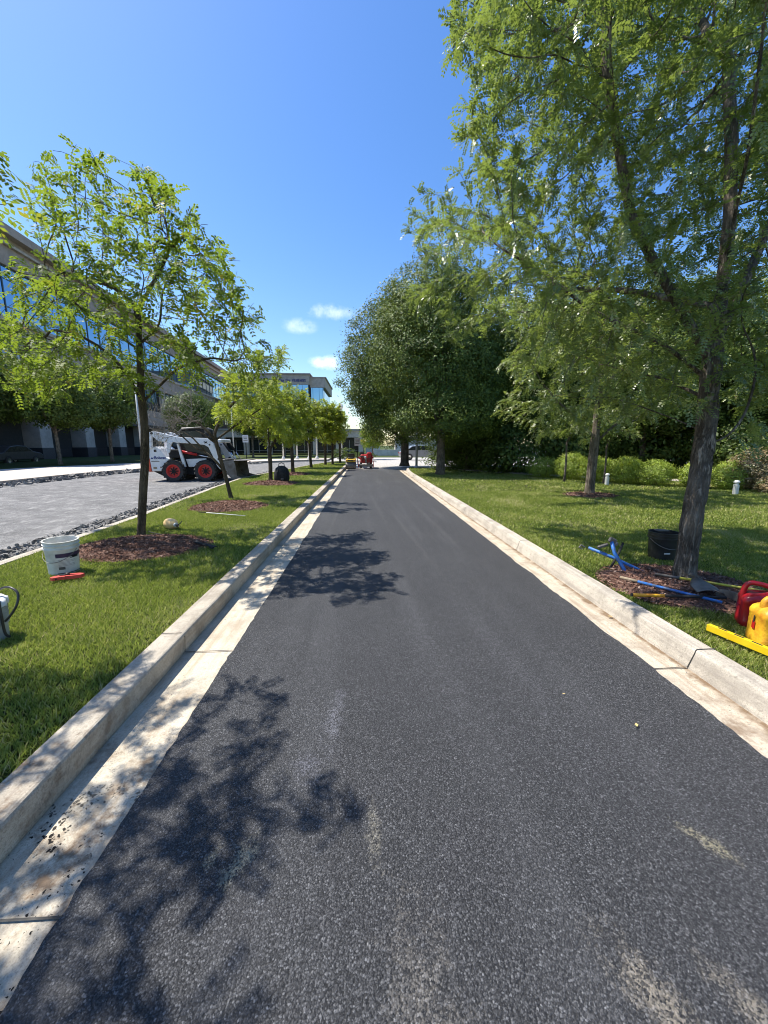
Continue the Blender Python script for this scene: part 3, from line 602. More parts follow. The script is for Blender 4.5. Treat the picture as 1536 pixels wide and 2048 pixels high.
parts = [blades(95000, (-4.2, -1.4), (1.2, 4.2), .042, .0042, inL), blades(80000, (-4.4, -1.4), (4.2, 8), .042, .006, inL), blades(60000, (-5.2, -1.4), (8, 15), .05, .011, inL), blades(30000, (-5.2, -1.3), (15, 29), .05, .02, inL)]
V = np.concatenate([p[0].reshape(-1, 3) for p in parts]); var = np.concatenate([p[1] for p in parts])
tag(link('grass', quad_mesh('grass', V, var, 5), M['blade']), kind='stuff', cat='grass', label='sunlit green grass on the narrow island left of the asphalt lane')
parts = [blades(60000, (2.3, 4.5), (1.4, 3.2), .04, .0042, inR), blades(90000, (2.3, 7), (3.2, 6), .04, .006, inR), blades(110000, (2.3, 13), (6, 11), .05, .011, inR), blades(60000, (2.3, 20), (11, 18), .05, .02, inR), blades(14000, (2.3, 16), (18, 23.6), .05, .03, inR)]
V = np.concatenate([p[0].reshape(-1, 3) for p in parts]); var = np.concatenate([p[1] for p in parts])
m_ = (np.sin((V[::5, 0] * .75 + V[::5, 1] * .45) * 3.2) > 0) * .09; var = np.clip(var + m_ - .03, 0, 1)
tag(link('grass', quad_mesh('grass', V, var, 5), M['blade']), kind='stuff', cat='grass', label='mown green grass of the wide lawn right of the asphalt lane')

# ------------------------------------------------------------------ mulch beds
def mulch(cx, cy, a, b, h, nchip, size, label, flat=False):
    mb = MB(); rings = 14; n = 56; mb.v.append((0, 0, h))
    def prof(t): return h * (1 - t ** 2) if not flat else h * (1 - t ** 6)
    for i in range(1, rings + 1):
        t = i / rings
        for j in range(n):
            an = j / n * 2 * math.pi; k = 1 + .05 * math.sin(an * 7 + cx) + .06 * noise.noise(Vector((math.cos(an) * 2, math.sin(an) * 2, cx)))
            x, y = math.cos(an) * a * t * k, math.sin(an) * b * t * k
            mb.v.append((x, y, prof(t) + .012 * noise.noise(Vector((x * 9, y * 9, cx))) - (.03 if i == rings else 0)))
    for j in range(n): mb.f.append((0, 1 + j, 1 + (j + 1) % n))
    for i in range(rings - 1):
        for j in range(n): mb.f.append((1 + i * n + j, 1 + (i + 1) * n + j, 1 + (i + 1) * n + (j + 1) % n, 1 + i * n + (j + 1) % n))
    o = mb.build('mulch_bed', M['mulch'], smooth=True); o.location = (cx, cy, LZ - .005); tag(o, label, 'mulch', kind='stuff')
    r = np.sqrt(rng.random(nchip)) * 1.05; an = rng.uniform(0, 2 * math.pi, nchip)
    x = np.cos(an) * r * a; y = np.sin(an) * r * b; z = np.where(r < 1, (1 - r ** (6 if flat else 2)) * h, 0) + rng.uniform(.002, .016, nchip)
    P = np.stack([x, y, z], 1); d = unit(rng.normal(size=(nchip, 3)) * (1, 1, .4)); w = unit(np.cross(d, rng.normal(size=(nchip, 3)) * .5 + (0, 0, 1)))
    s = size * rng.uniform(.4, 1.3, (nchip, 1)); V = np.stack([P - d * s, P + w * s * .22 - d * s * .2, P + d * s, P - w * s * .22], 1)
    c = link('wood_chips', quad_mesh('wood_chips', V, np.clip(rng.normal(.5, .25, nchip), 0, 1)), M['chip'], o)
    c['kind'] = 'stuff'
mulch(-2.99, 5.13, .86, .66, .10, 9000, .026, 'brown mulch mound around the nearest trunk on the left island')
mulch(-3.02, 8.55, .8, .75, .10, 4500, .035, 'brown mulch mound around the leaning young tree')
mulch(-3.3, 13.7, .95, .8, .09, 2500, .05, 'dark mulch mound with the black pack, behind the leaning tree')
mulch(-3.35, 18.0, .8, .75, .08, 1200, .06, 'far mulch mound on the left island, beyond the black pack')
mulch(3.03, 3.42, .68, .64, .035, 6000, .024, 'flat mulch ring at the right edge, strewn with long handled tools', flat=True)
mulch(6.09, 10.1, .7, .6, .05, 900, .05, 'shaded mulch ring around the second tree on the right lawn')

# ------------------------------------------------------------------ broken asphalt along the street edges
def rubble(label, line, off, width, n, size):
    Ls = [Vector((x, y)) for x, y in line]; mb = MB()
    for i in range(n):
        k = random.randrange(len(Ls) - 1); t = random.random(); p = Ls[k].lerp(Ls[k + 1], t); d = (Ls[k + 1] - Ls[k]).normalized(); nr = Vector((-d.y, d.x))
        if p.y < 2: continue
        p = p + nr * (off + (random.random() ** 1.6) * width * (1 if off >= 0 else -1)); s = size * random.uniform(.25, 1.3) * (1 if random.random() < .8 else 1.7)
        m = random.randint(5, 7); ang = sorted(random.uniform(0, 6.28) for _ in range(m)); base = atan = math.atan2(d.y, d.x)
        poly = [(math.cos(a) * s * random.uniform(.7, 1.3), math.sin(a) * s * random.uniform(.5, 1.1)) for a in ang]
        h = s * random.uniform(.3, 1.0); tl = random.uniform(-.7, .7); tw = random.uniform(-.7, .7)
        rot = base + random.gauss(0, 1.6)
        vs = []
        for zz, kk in ((-.02, 1.1), (h, 1)):
            for (x, y) in poly: xx, yy = x * kk * math.cos(rot) - y * kk * math.sin(rot), x * kk * math.sin(rot) + y * kk * math.cos(rot); vs.append((p.x + xx, p.y + yy, zz + (xx * tl + yy * tw if zz > 0 else 0)))
        fs = [tuple(range(m - 1, -1, -1)), tuple(range(m, 2 * m))] + [(j, (j + 1) % m, (j + 1) % m + m, j + m) for j in range(m)]
        mb.add(vs, fs)
    tag(mb.build('asphalt_rubble', M['rubble']), label, 'rubble', kind='stuff')
rubble('dark broken asphalt lumps along the island side of the grey street', near[2:10], .02, .8, 4200, .03)
rubble('dark broken asphalt lumps below the far pavement kerb of the grey street', far_[1:9], -.2, .8, 2600, .065)
# dark milled strip under the rubble
def strip(a, off0, off1, z, mat):
    A = []; Bq = []
    for i, (x, y) in enumerate(a):
        p = Vector(a[max(i - 1, 0)]); q = Vector(a[min(i + 1, len(a) - 1)]); d = (q - p).normalized(); nr = Vector((-d.y, d.x)); A.append((x + nr.x * off0, y + nr.y * off0)); Bq.append((x + nr.x * off1, y + nr.y * off1))
    sheet('milled_edge', A + Bq[::-1], z, mat)
M['milledge'] = asphalt_mat('milled_edge_mat', (.05, .047, .043), (.2, .19, .17), stone=25, rough=.95, tracks=False)
strip(near[1:12], .0, .42, .004, M['milledge']); strip(far_[1:10], -.17, -.6, .004, M['milledge'])
# ------------------------------------------------------------------ buildings
def main_building():
    a = R(4); root = thing('office_building', (-30.12, 38.55, 0), math.pi / 2 + a, 'long grey office block with blue ribbon glazing behind the left trees', 'building')
    # local x runs away from the camera along the facade, local y points to the street's far side (into the building)
    H = 19.3; x0, x1 = -33, 74.2; bay = 6.6
    nb = int((x1 - x0) / bay)
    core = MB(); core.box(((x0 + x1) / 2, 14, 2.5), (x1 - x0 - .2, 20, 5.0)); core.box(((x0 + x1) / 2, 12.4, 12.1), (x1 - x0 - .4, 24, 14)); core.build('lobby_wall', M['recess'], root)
    base = MB(); base.box(((x0 + x1) / 2, 3.7, .5), (x1 - x0, .5, 1.0)); base.build('plinth', M['wallbase'], root)
    def band(z0, z1, y, name, mat, thick=.5):
        mb = MB(); 
        # panel joints: separate panels with 15 mm gaps
        k = nb * 2
        for i in range(k):
            w = (x1 - x0) / k; mb.box((x0 + w * (i + .5), y + thick / 2, (z0 + z1) / 2), (w - .02, thick, z1 - z0))
        mb.build(name, mat, root)
    band(16.3, 18.6, -.05, 'parapet', M['stone'])
    band(18.602, 19.3, -.75, 'cornice', M['stone'], 1.4)
    band(17.9, 18.1, -.35, 'cornice_moulding', M['stone2'], .28)
    band(9.7, 12.0, -.05, 'spandrel', M['stone'])
    band(11.7, 12.0, -.22, 'sill_band', M['stone2'], .165)
    band(4.3, 6.4, -.05, 'spandrel', M['stone'])
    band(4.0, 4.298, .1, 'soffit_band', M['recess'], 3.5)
    w0 = None
    for i in range(nb):
        xc = x0 + bay * (i + .5)
        # upper ribbon window
        if i == 0:
            g = MB().box((0, .25, 14.15), (bay - .004, .1, 4.28)); w0 = g.build('window', M['glass'], root)
            f = MB()
            for k in range(3): f.box((-bay / 2 + 2.2 * k + .04, .17, 14.15), (.09, .06, 4.28))
            for z in (12.04, 13.0, 15.25, 16.26): f.box((0, .183, z), (bay, .03, .08))
            fr0 = f.build('frame', M['mullion'], w0)
            g = MB().box((0, .45, 8.05), (bay - 1.3, .1, 3.28)); w1 = g.build('window', M['glass2'], root)
            f = MB()
            for k in range(5): f.box((-(bay - 1.3) / 2 + (bay - 1.3) / 4 * k, .37, 8.05), (.08, .06, 3.28))
            for z in (6.45, 8.9, 9.65): f.box((0, .383, z), (bay - 1.3, .03, .08))
            fr1 = f.build('frame', M['mullion'], w1)
            p = MB().box((-bay / 2, .3, 8.05), (1.28, .6, 3.298)); p0 = p.build('pier', M['stone2'], root)
            c = MB(); c.box((-bay / 2, .75, 2.6), (1.5, 1.5, 2.8)); c0 = c.build('column', M['stone2'], root)
            d = MB().box((-bay / 2, .75, .6), (1.6, 1.6, 1.2)); d0 = d.build('column_base', M['wallbase'], c0)
            for o in (w0, w1, p0, c0): o.location.x = xc
        else:
            for src in (w0, w1, p0, c0):
                o = copy_tree(src, root); o.location.x = xc
    return root
main_building()

def far_building():
    root = thing('office_building', (-12.3, 90, 0), 0, 'distant beige and glass office tower with lettering under its roofline', 'building')
    H = 16.8
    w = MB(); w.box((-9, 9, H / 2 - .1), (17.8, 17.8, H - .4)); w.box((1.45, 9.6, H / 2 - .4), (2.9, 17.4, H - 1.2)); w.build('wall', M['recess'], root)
    b = MB(); b.box((-9, 9, 15.75), (18, 18, 2.1)); b.box((-9, 9, 9.6), (18, 18, 1.9)); b.box((-9, 9, 3.5), (18, 18, 1.6)); b.build('spandrel', M['stone2'], root)
    b = MB(); b.box((1.7, 9.6, 15.2), (3.4, 17.8, 2.0)); b.box((1.7, 9.6, 9.1), (3.4, 17.8, 1.9)); b.build('spandrel', M['stone2'], root)
    b = MB(); b.box((-9, 9, 16.95), (18.5, 18.5, .3)); b.box((1.85, 9.7, 16.34), (3.6, 18.1, .28)); b.build('cornice', M['stone'], root)
    for i, (xc, wd) in enumerate([(-15.6, 4.4), (-11.1, 4.4), (-6.6, 4.4), (-2.3, 4.0)]):
        for z, h in ((12.6, 4.1), (6.5, 4.1)):
            g = MB().box((xc, .08, z), (wd, .06, h)).build('window', M['glass'], root)
            f = MB()
            for k in range(4): f.box((xc - wd / 2 + wd / 3 * k, .035, z), (.07, .03, h))
            f.box((xc, .028, z + .3), (wd, .03, .07)); f.build('frame', M['mullion'], g)
    for z, h in ((12.15, 4.0), (6, 4.1)):
        g = MB().box((1.5, .84, z), (2.6, .06, h)).build('window', M['glass'], root)
        f = MB(); f.box((.6, .80, z), (.06, .03, h)); f.box((2.0, .80, z), (.06, .03, h)); f.build('frame', M['mullion'], g)
        for q in range(3):
            g = MB().box((2.92, 3.6 + q * 5.6, z), (.06, 5.2, h)).build('window', M['glass'], root)
            MB().box((2.965, 3.6 + q * 5.6, z), (.03, .07, h)).build('frame', M['mullion'], g)
    # sign: a red emblem and a row of small blue letter forms (too distant to read)
    s = MB(); s.lathe([(.01, -.06), (.34, -.06), (.34, .0), (.01, .0)], 20, (-7.35, -.01, 15.55), 'y'); s.build('emblem', M['redpaint'], root)
    s = MB(); x = -6.6; 
    for i, (wd, h, tp) in enumerate([(.42, .62, 'M'), (.3, .42, 'u'), (.24, .42, 'r'), (.0, 0, ' '), (.36, .62, 'A'), (.3, .42, 'o'), (.28, .42, 'r'), (0, 0, ' '), (.42, .6, 'V'), (.34, .6, 'E'), (.34, .6, 'H'), (.34, .6, 'E'), (.36, .6, 'H'), (.34, .6, 'N'), (.34, .6, 'A')]):
        if wd == 0: x += .2; continue
        zb = 15.28
        if tp in 'MuHNAo': s.box((x + .05, -.04, zb + h / 2), (.1, .06, h)); s.box((x + wd - .05, -.04, zb + h / 2), (.1, .06, h)); s.box((x + wd / 2, -.04, zb + (h - .05 if tp in 'MNAo' else h / 2 if tp == 'H' else .05)), (wd - .2, .06, .1))
        elif tp == 'r': s.box((x + .05, -.04, zb + h / 2), (.1, .06, h)); s.box((x + .15, -.04, zb + h - .05), (.1, .06, .1))
        elif tp == 'E':
            s.box((x + .05, -.04, zb + h / 2), (.1, .06, h))
            for q in (.05, h / 2, h - .05): s.box((x + .2, -.04, zb + q), (.2, .06, .1))
        else: s.box((x + .12, -.04, zb + h / 2), (.1, .06, h), Matrix.Rotation(-.3, 3, 'Y')); s.box((x + .3, -.04, zb + h / 2), (.1, .06, h), Matrix.Rotation(.3, 3, 'Y'))
        x += wd + .08
    s.build('lettering', M['ink'], root)
    s = MB().box((-8, 4, 17.6), (.12, .12, 1.0)); s.build('roof_vent', M['stone'], root)
far_building()

def low_building():
    root = thing('office_building', (-.3, 60, 0), 0, 'low beige entrance building with dark glazed bays at the end of the lane', 'building')
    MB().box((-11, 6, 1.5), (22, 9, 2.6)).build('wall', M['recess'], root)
    MB().box((-11, 5.8, 3.1), (22.6, 10.4, 1.0)).build('roof', M['beige'], root)
    MB().box((-11, 5.8, 3.75), (23, 10.8, .28)).build('roof_trim', M['stone2'], root)
    for i in range(7): MB().box((-.4 - 3.5 * i, .9, 1.3), (.7, .7, 2.59)).build('column', M['beige'], root)
    for i in range(6):
        g = MB().box((-2.15 - 3.5 * i, 1.47, 1.25), (2.75, .06, 1.9)).build('window', M['darkglass'], root)
        f = MB(); f.box((-2.15 - 3.5 * i, 1.42, 1.25), (.07, .04, 1.9)); f.box((-2.15 - 3.5 * i, 1.425, .6), (2.7, .03, .06)); f.build('frame', M['stone2'], g)
    root = thing('stair_tower', (1.2, 62, 0), 0, 'pale block stair tower beside the low beige entrance building', 'building')
    MB().box((0, 2, 4.6), (2.2, 4, 9.2)).build('wall', M['paleblock'], root)
    MB().box((0, -.05, 9.3), (2.5, 4.5, .25)).build('roof', M['stone2'], root)
    MB().box((.75, -.03, 1.5), (.35, .06, .9)).build('door', M['mullion'], root)
    w = MB()
    w.box((0, 0, .4), (8.9, .35, .82)); 
    o = w.build('garden_wall', M['paleblock']); o.location = (5.6, 55, 0); tag(o, 'low pale concrete garden wall beyond the machines', 'wall')
    o = MB().box((0, 0, .5), (22, .35, 1.0)).build('retaining_wall', M['beige']); o.location = (22, 56, 0); tag(o, 'long beige retaining wall seen under the dark trees', 'wall')
    o = MB().box((0, 0, 1.4), (18, 6, 2.8)).build('carport', M['paleblock']); o.location = (14, 64, 0); tag(o, 'long pale building glimpsed behind the big dark trees', 'building')
low_building()

# ------------------------------------------------------------------ trees
def make_tree(root, nodes, par, base_r, barkm, fiss, thick=.04, tip=.0035):
    rad, kids, cnt = skeleton(nodes, par, base_r, tip)
    return rad, kids, cnt
def locust(name, loc, label, group, trunk, limbs, blobs, dens, base_r, leaf, bark, fiss, per, maxcnt, leafp, step=.12, kill=.2, flare=1.35, vmean=.5, trop=(0, 0, .08), infl=1.1, prof=None, thick=.04, tip=.0035):
    nodes = []; par = []
    def addline(pts, p):
        prev = Vector(nodes[p]) if p >= 0 else None
        for q in pts:
            q = Vector(q)
            if prev is None: nodes.append(tuple(q)); par.append(-1); prev = q; continue
            k = max(1, round((q - prev).length / step)); s = prev.copy()
            for i in range(1, k + 1):
                t = s.lerp(q, i / k); nodes.append(tuple(t)); par.append(len(nodes) - 2 if i > 1 or par_last[0] is None else par_last[0]); par_last[0] = None
            prev = q
    par_last = [None]
    addline(trunk, -1); nt = len(nodes)
    ends = []
    for lb in limbs:
        d = [(Vector(n) - Vector(lb[0])).length for n in nodes[:nt]]; j = d.index(min(d)); par_last[0] = j
        addline(lb[1:], j); par_last[0] = None
    A = in_blobs(blobs, dens)
    N_, P_ = colonize(A, nodes, par, step, infl, kill, 110, trop)
    rad, kids, cnt = skeleton(N_, P_, base_r, tip)
    # keep the stem's thickness believable: taper between base and fork, flare at the foot
    z0 = N_[0][2]
    for i in range(nt):
        h = N_[i][2] - z0; rad[i] = min(rad[i], base_r) * (1 + (flare - 1) * math.exp(-h / .12))
        if prof: rad[i] = prof(i / nt, h, rad[i])
    # order nodes so children come after parents holds by construction
    root = thing(name, tuple(loc), 0, label, 'tree', group)
    off = np.array(loc)
    N0 = N_ - off
    mb = MB(); branch_mesh(mb, N0, P_, rad, kids, fiss=fiss, thick=thick); t = mb.build('trunk', bark, root, smooth=True)
    P, D = leaf_points(N0, P_, cnt, per, maxcnt)
    pairs, Ln, ll, lw, droop = leafp
    V, var = compound(P, D, np.full(len(P), Ln), pairs, ll, lw, droop, vmean)
    link('crown', quad_mesh('crown', V, var), leaf, root)
    print(name, 'nodes', len(N_), 'leaves', len(P), 'quads', len(V))
    return root

g_isl = 'young trees in a row on the left island'
t1 = locust('island_tree', (-3.24, 5.58, LZ), 'tall open crowned yellow green tree in the mulch mound beside the white bucket', g_isl,
    [(-3.26, 5.58, LZ - .03), (-3.17, 5.58, .7), (-3.09, 5.58, 1.19), (-3.03, 5.57, 1.67), (-3.04, 5.58, 2.11), (-3.01, 5.6, 2.72), (-2.98, 5.6, 3.22), (-2.81, 5.55, 3.63)],
    [[(-3.06, 5.57, 2.01), (-3.11, 5.5, 2.32), (-3.25, 5.4, 2.6), (-3.5, 5.3, 2.8), (-3.9, 5.3, 2.9)], [(-3.03, 5.57, 2.04), (-2.81, 5.65, 2.28), (-2.58, 5.7, 2.52), (-2.13, 5.7, 2.66), (-1.73, 5.7, 2.6)], [(-3.01, 5.6, 2.79), (-2.81, 5.8, 3.1), (-2.78, 5.9, 3.58)], [(-2.98, 5.6, 3.22), (-3.24, 5.7, 3.5), (-3.61, 5.8, 3.65), (-3.98, 5.8, 3.74)], [(-2.98, 5.6, 3.2), (-2.63, 5.4, 3.51), (-2.36, 5.3, 3.82), (-2.39, 5.3, 4.2)], [(-3.03, 5.6, 2.3), (-3.2, 6.1, 2.7)], [(-3.01, 5.6, 2.7), (-3.3, 5.1, 3.0), (-3.5, 4.8, 3.3)]],
    T1B, 850, .05, M['leafYG'], M['barkL'], .12, .85, 6, (7, .2, .056, .029, .4), step=.075, kill=.115, vmean=.55, infl=.9, thick=.03, tip=.0022)
# shoots of bare twigs above the crown
# nearest island tree, standing just outside the frame
T0B = [(-1.8, 2.0, 3.3, .2), (-2.2, 2.72, 3.05, .2), (-2.3, 2.75, 2.82, .16), (-2.15, 2.6, 3.2, .14), (-2.1, 1.95, 3.2, .25), (-2.35, 1.5, 3.3, .32), (-2.55, 2.05, 3.2, .42), (-2.7, 1.2, 3.4, .35), (-2.6, .75, 3.3, .45), (-3.2, 1.9, 3.1, .5), (-3.5, 2.5, 3.3, .45), (-3.0, 2.65, 3.1, .35), (-2.75, 2.75, 2.95, .25), (-3.7, 1.4, 3.6, .55), (-3.1, 1.2, 4.0, .5), (-3.4, .3, 3.4, .6), (-4.1, 2.0, 3.0, .5), (-4.2, .6, 3.2, .6), (-3.3, .9, 4.6, .4), (-3.6, 2.1, 2.5, .4), (-2.35, 1.65, 3.0, .3)]
t0 = locust('island_tree', (-3.35, 1.25, LZ), 'island tree whose leaves hang in at the upper left edge of the view', g_isl,
    [(-3.35, 1.25, LZ - .03), (-3.33, 1.24, 1.0), (-3.35, 1.25, 1.9), (-3.3, 1.2, 2.8)],
    [[(-3.34, 1.25, 1.8), (-3.0, 1.3, 2.2), (-2.6, 1.5, 2.6)], [(-3.34, 1.25, 1.9), (-3.6, 1.6, 2.4)]],
    T0B, 600, .055, M['leafYG'], M['barkL'], .12, 2, 7, (7, .2, .05, .025, .35), step=.08, kill=.125, vmean=.55, infl=.9, tip=.0022)

# leaning tree: bare dead limbs to the left, leaves to the right
t2 = locust('island_tree', (-3.49, 9.89, LZ), 'leaning young tree with a bare dead limb on the left and leaves on the right', g_isl,
    [(-3.42, 9.89, LZ - .03), (-3.5, 9.87, .6), (-3.6, 9.85, 1.1), (-3.68, 9.85, 1.5), (-3.72, 9.87, 1.75)],
    [[(-3.72, 9.87, 1.75), (-3.55, 9.9, 2.1), (-3.3, 9.9, 2.4), (-3.0, 9.9, 2.7)], [(-3.7, 9.87, 1.6), (-3.2, 10.1, 2.0), (-2.6, 10.2, 2.4)]],
    T2B, 800, .046, M['leafRow'], M['barkL'], 0, 3, 6, (6, .2, .055, .026, .35), step=.08, kill=.12, vmean=.6, tip=.0025)
mb = MB(); o_ = Vector((-3.49, 9.89, LZ))
def limb(pts, r0, r1):
    pts = [Vector(p) - o_ for p in pts]; k = len(pts); mb.tube(pts, [r0 + (r1 - r0) * i / (k - 1) for i in range(k)], 7)
limb([(-3.5, 9.87, .78), (-3.75, 9.8, 1.12), (-3.92, 9.8, 1.28), (-4.2, 9.78, 1.42), (-4.45, 9.8, 1.66), (-4.75, 9.8, 1.82)], .034, .012)
limb([(-3.92, 9.8, 1.28), (-4.2, 9.8, 1.62), (-4.42, 9.8, 1.78)], .024, .012)
limb([(-3.69, 9.85, 1.58), (-3.85, 9.85, 1.78), (-4.05, 9.85, 1.98), (-4.3, 9.85, 2.1)], .04, .022)
limb([(-3.68, 9.85, 1.5), (-3.95, 9.82, 1.72), (-4.15, 9.85, 1.82)], .03, .01)
mb.build('dead_limb', M['barkL'], t2, smooth=True)
mb = MB()
def twigs(p, d, ln, r, lvl):
    pts = [p]; q = Vector(p); dd = Vector(d).normalized()
    for i in range(5): dd = (dd + Vector([random.gauss(0, .22) for _ in range(3)])).normalized(); q = q + dd * ln / 5; pts.append(q.copy())
    mb.tube([v - o_ for v in pts], [r * (1 - .12 * i) for i in range(6)], 4)
    if lvl:
        for _ in range(4 if lvl > 1 else 3):
            i = random.randint(1, 5); nd = (dd + Vector([random.gauss(0, .9) for _ in range(3)])).normalized(); twigs(pts[i], nd, ln * random.uniform(.5, .8), r * .6, lvl - 1)
for (p, d, ln) in [((-4.3, 9.85, 2.1), (-.5, .1, .8), .5), ((-4.3, 9.85, 2.1), (-1, -.2, .2), .6), ((-4.25, 9.85, 2.08), (.1, .1, 1), .7), ((-4.2, 9.85, 2.05), (-.9, .3, -.1), .6), ((-4.75, 9.8, 1.82), (-.9, 0, .25), .6), ((-4.45, 9.8, 1.75), (-.9, .2, .3), .6), ((-4.3, 9.8, 1.95), (-1, 0, .0), .7), ((-4.6, 9.8, 1.9), (-.8, .2, .5), .5), ((-4.4, 9.9, 2.0), (-1, .3, .4), .6), ((-4.0, 9.85, 2.0), (.4, 0, .8), .5)]:
    twigs(Vector(p), d, ln, .011, 3)
mb.build('bare_twigs', M['deadwood'], t2)

# generic island tree, copied down the row
def row_tree():
    B0 = []
    for k in range(26):
        a = random.uniform(0, 6.28); r = random.uniform(.1, 1.25); z = random.uniform(1.9, 4.0)
        rr = r * (1 if z < 3.1 else .7); B0.append((math.cos(a) * rr, math.sin(a) * rr, z, random.uniform(.42, .62)))
    return locust('island_tree', (0, 0, 0), 'x', g_isl, [(0, 0, -.03), (.03, 0, .8), (0, .02, 1.5), (.02, 0, 2.2)],
        [[(0, 0, 1.35), (-.35, 0, 1.8), (-.7, .1, 2.2)], [(0, 0, 1.4), (.35, .1, 1.9), (.6, .1, 2.4)], [(0, 0, 1.5), (.1, -.4, 2.0)], [(0, 0, 1.5), (.0, .4, 2.1)]],
        B0, 260, .085, M['leafRow'], M['barkL'], 0, 4, 6, (6, .22, .07, .034, .35), step=.11, kill=.16, vmean=.66)
r0 = row_tree()
rowl = [(-3.52, 14.44, .75, 0, 'third island tree, small and bright green, with a black pack against its trunk'),
        (-3.45, 18.56, .86, 2.1, 'bright green island tree in its own mulch mound just beyond the black pack'),
        (-3.25, 23.4, .88, 4.0, 'bright green island tree with a slanting trunk, standing in grass beyond the last mulch mound'),
        (-2.75, 26.8, .9, 1.2, 'left one of two close dark trunks near the far tip of the island'),
        (-2.3, 27.3, .85, 5.1, 'right one of two close dark trunks near the far tip of the island'),
        (-1.95, 30.2, .85, 3.3, 'farthest tree of the island row, behind the small yellow roller')]
for i, (x, y, s, rz, lb) in enumerate(rowl):
    o = r0 if i == 0 else copy_tree(r0)
    s *= 1.12; o.location = (x, y, LZ); o.scale = (s, s, s); o.rotation_euler = (0, R(3) if i == 2 else 0, rz); o['label'] = lb

# big honey locust on the right
RTB = [b for b in RTB if b[1] > 3.0] + [(1.47, 3.54, 2.21, 0.24), (1.94, 4.67, 2.45, 0.3), (1.81, 3.59, 2.31, 0.28), (2.38, 4.73, 2.58, 0.35), (2.14, 3.57, 2.14, 0.28), (2.83, 4.73, 2.36, 0.35), (2.32, 3.36, 2.15, 0.28), (3.17, 4.59, 2.39, 0.35), (2.83, 3.63, 2.34, 0.28), (3.61, 4.64, 2.58, 0.35), (2.1, 3.62, 1.88, 0.21), (2.6, 4.48, 1.98, 0.26), (2.36, 3.49, 1.78, 0.19), (3.06, 4.52, 1.87, 0.24), (2.68, 3.51, 1.96, 0.22), (3.53, 4.62, 2.12, 0.28), (2.8, 3.35, 1.86, 0.16), (3.77, 4.52, 1.99, 0.2), (1.62, 3.43, 1.94, 0.2), (2.23, 4.72, 2.12, 0.25), (3.62, 3.58, 1.89, 0.24), (4.55, 4.5, 1.99, 0.3), (3.42, 3.59, 2.59, 0.28), (4.28, 4.49, 2.87, 0.35), (2.99, 3.54, 2.57, 0.28), (3.8, 4.49, 2.86, 0.35), (2.36, 3.35, 2.5, 0.28), (3.31, 4.71, 2.92, 0.35), (1.92, 3.41, 2.52, 0.28), (2.54, 4.51, 2.85, 0.35), (1.58, 3.64, 2.66, 0.24), (2.04, 4.71, 3.01, 0.3), (1.15, 3.44, 2.51, 0.18), (1.58, 4.74, 2.91, 0.22), (3.78, 3.51, 1.42, 0.16), (5.01, 4.65, 1.41, 0.2), (3.28, 3.41, 2.08, 0.16), (4.55, 4.73, 2.32, 0.2), (3.18, 6.65, 4.72, 0.52), (1.89, 5.74, 3.48, 0.52), (1.38, 5.3, 3.71, 0.52), (2.89, 5.21, 4.35, 0.52), (2.02, 5.66, 4.59, 0.52), (2.49, 5.67, 4.02, 0.52), (3.23, 5.29, 4.86, 0.52), (0.98, 6.32, 4.64, 0.52), (0.96, 6.38, 3.82, 0.52), (2.81, 5.21, 3.28, 0.52), (1.5, 6.63, 3.53, 0.52), (3.39, 6.59, 4.8, 0.52), (2.04, 5.73, 4.09, 0.52), (3.46, 5.36, 4.47, 0.52), (3.53, 6.49, 3.26, 0.52), (4.02, 5.34, 3.78, 0.52)]
t = locust('honey_locust', (3.19, 3.56, LZ), 'big honey locust with rough grey bark and feathery leaves arching over the right side', None,
    [(3.2, 3.56, LZ - .03), (3.21, 3.57, .54), (3.24, 3.6, .94), (3.3, 3.66, 1.27), (3.35, 3.7, 1.57), (3.33, 3.72, 1.99), (3.38, 3.78, 2.42), (3.44, 3.85, 3.03), (3.46, 3.9, 3.61), (3.43, 3.95, 4.18), (3.31, 4.0, 5.0)],
    [[(3.36, 3.7, 1.47), (3.48, 3.6, 1.53), (3.64, 3.62, 1.75), (3.72, 3.65, 2.08), (3.72, 3.7, 2.36), (3.58, 3.75, 2.6), (3.41, 3.6, 2.88)], [(3.36, 3.7, 1.52), (3.3, 3.85, 1.67), (3.18, 4.05, 1.78), (2.8, 4.2, 1.95)],
     [(3.32, 3.72, 2.09), (2.9, 3.8, 2.42), (2.18, 3.9, 2.76), (1.66, 3.9, 3.1), (1.25, 4, 3.35)], [(3.35, 3.75, 2.28), (2.88, 3.8, 2.91), (2.44, 3.8, 3.49), (2.27, 3.8, 4.04), (2.08, 3.8, 4.67), (2.04, 3.8, 5.26)], [(3.38, 3.78, 2.42), (3.84, 4.0, 3.18), (4.23, 4.2, 3.92)], [(3.44, 3.8, 2.8), (3.0, 4.6, 3.2), (2.6, 5.4, 3.5)], [(3.34, 3.72, 1.9), (3.3, 4.3, 2.2), (2.9, 5.0, 2.5)], [(3.44, 3.85, 3.2), (3.1, 3.4, 3.8), (2.9, 3.2, 4.4)]],
    RTB, 300, .084, M['leafDG'], M['bark'], .2, 2.75, 9, (8, .17, .038, .019, .32), step=.09, kill=.13, vmean=.5, flare=1.35, trop=(0, 0, .03), infl=.9, tip=.0022)
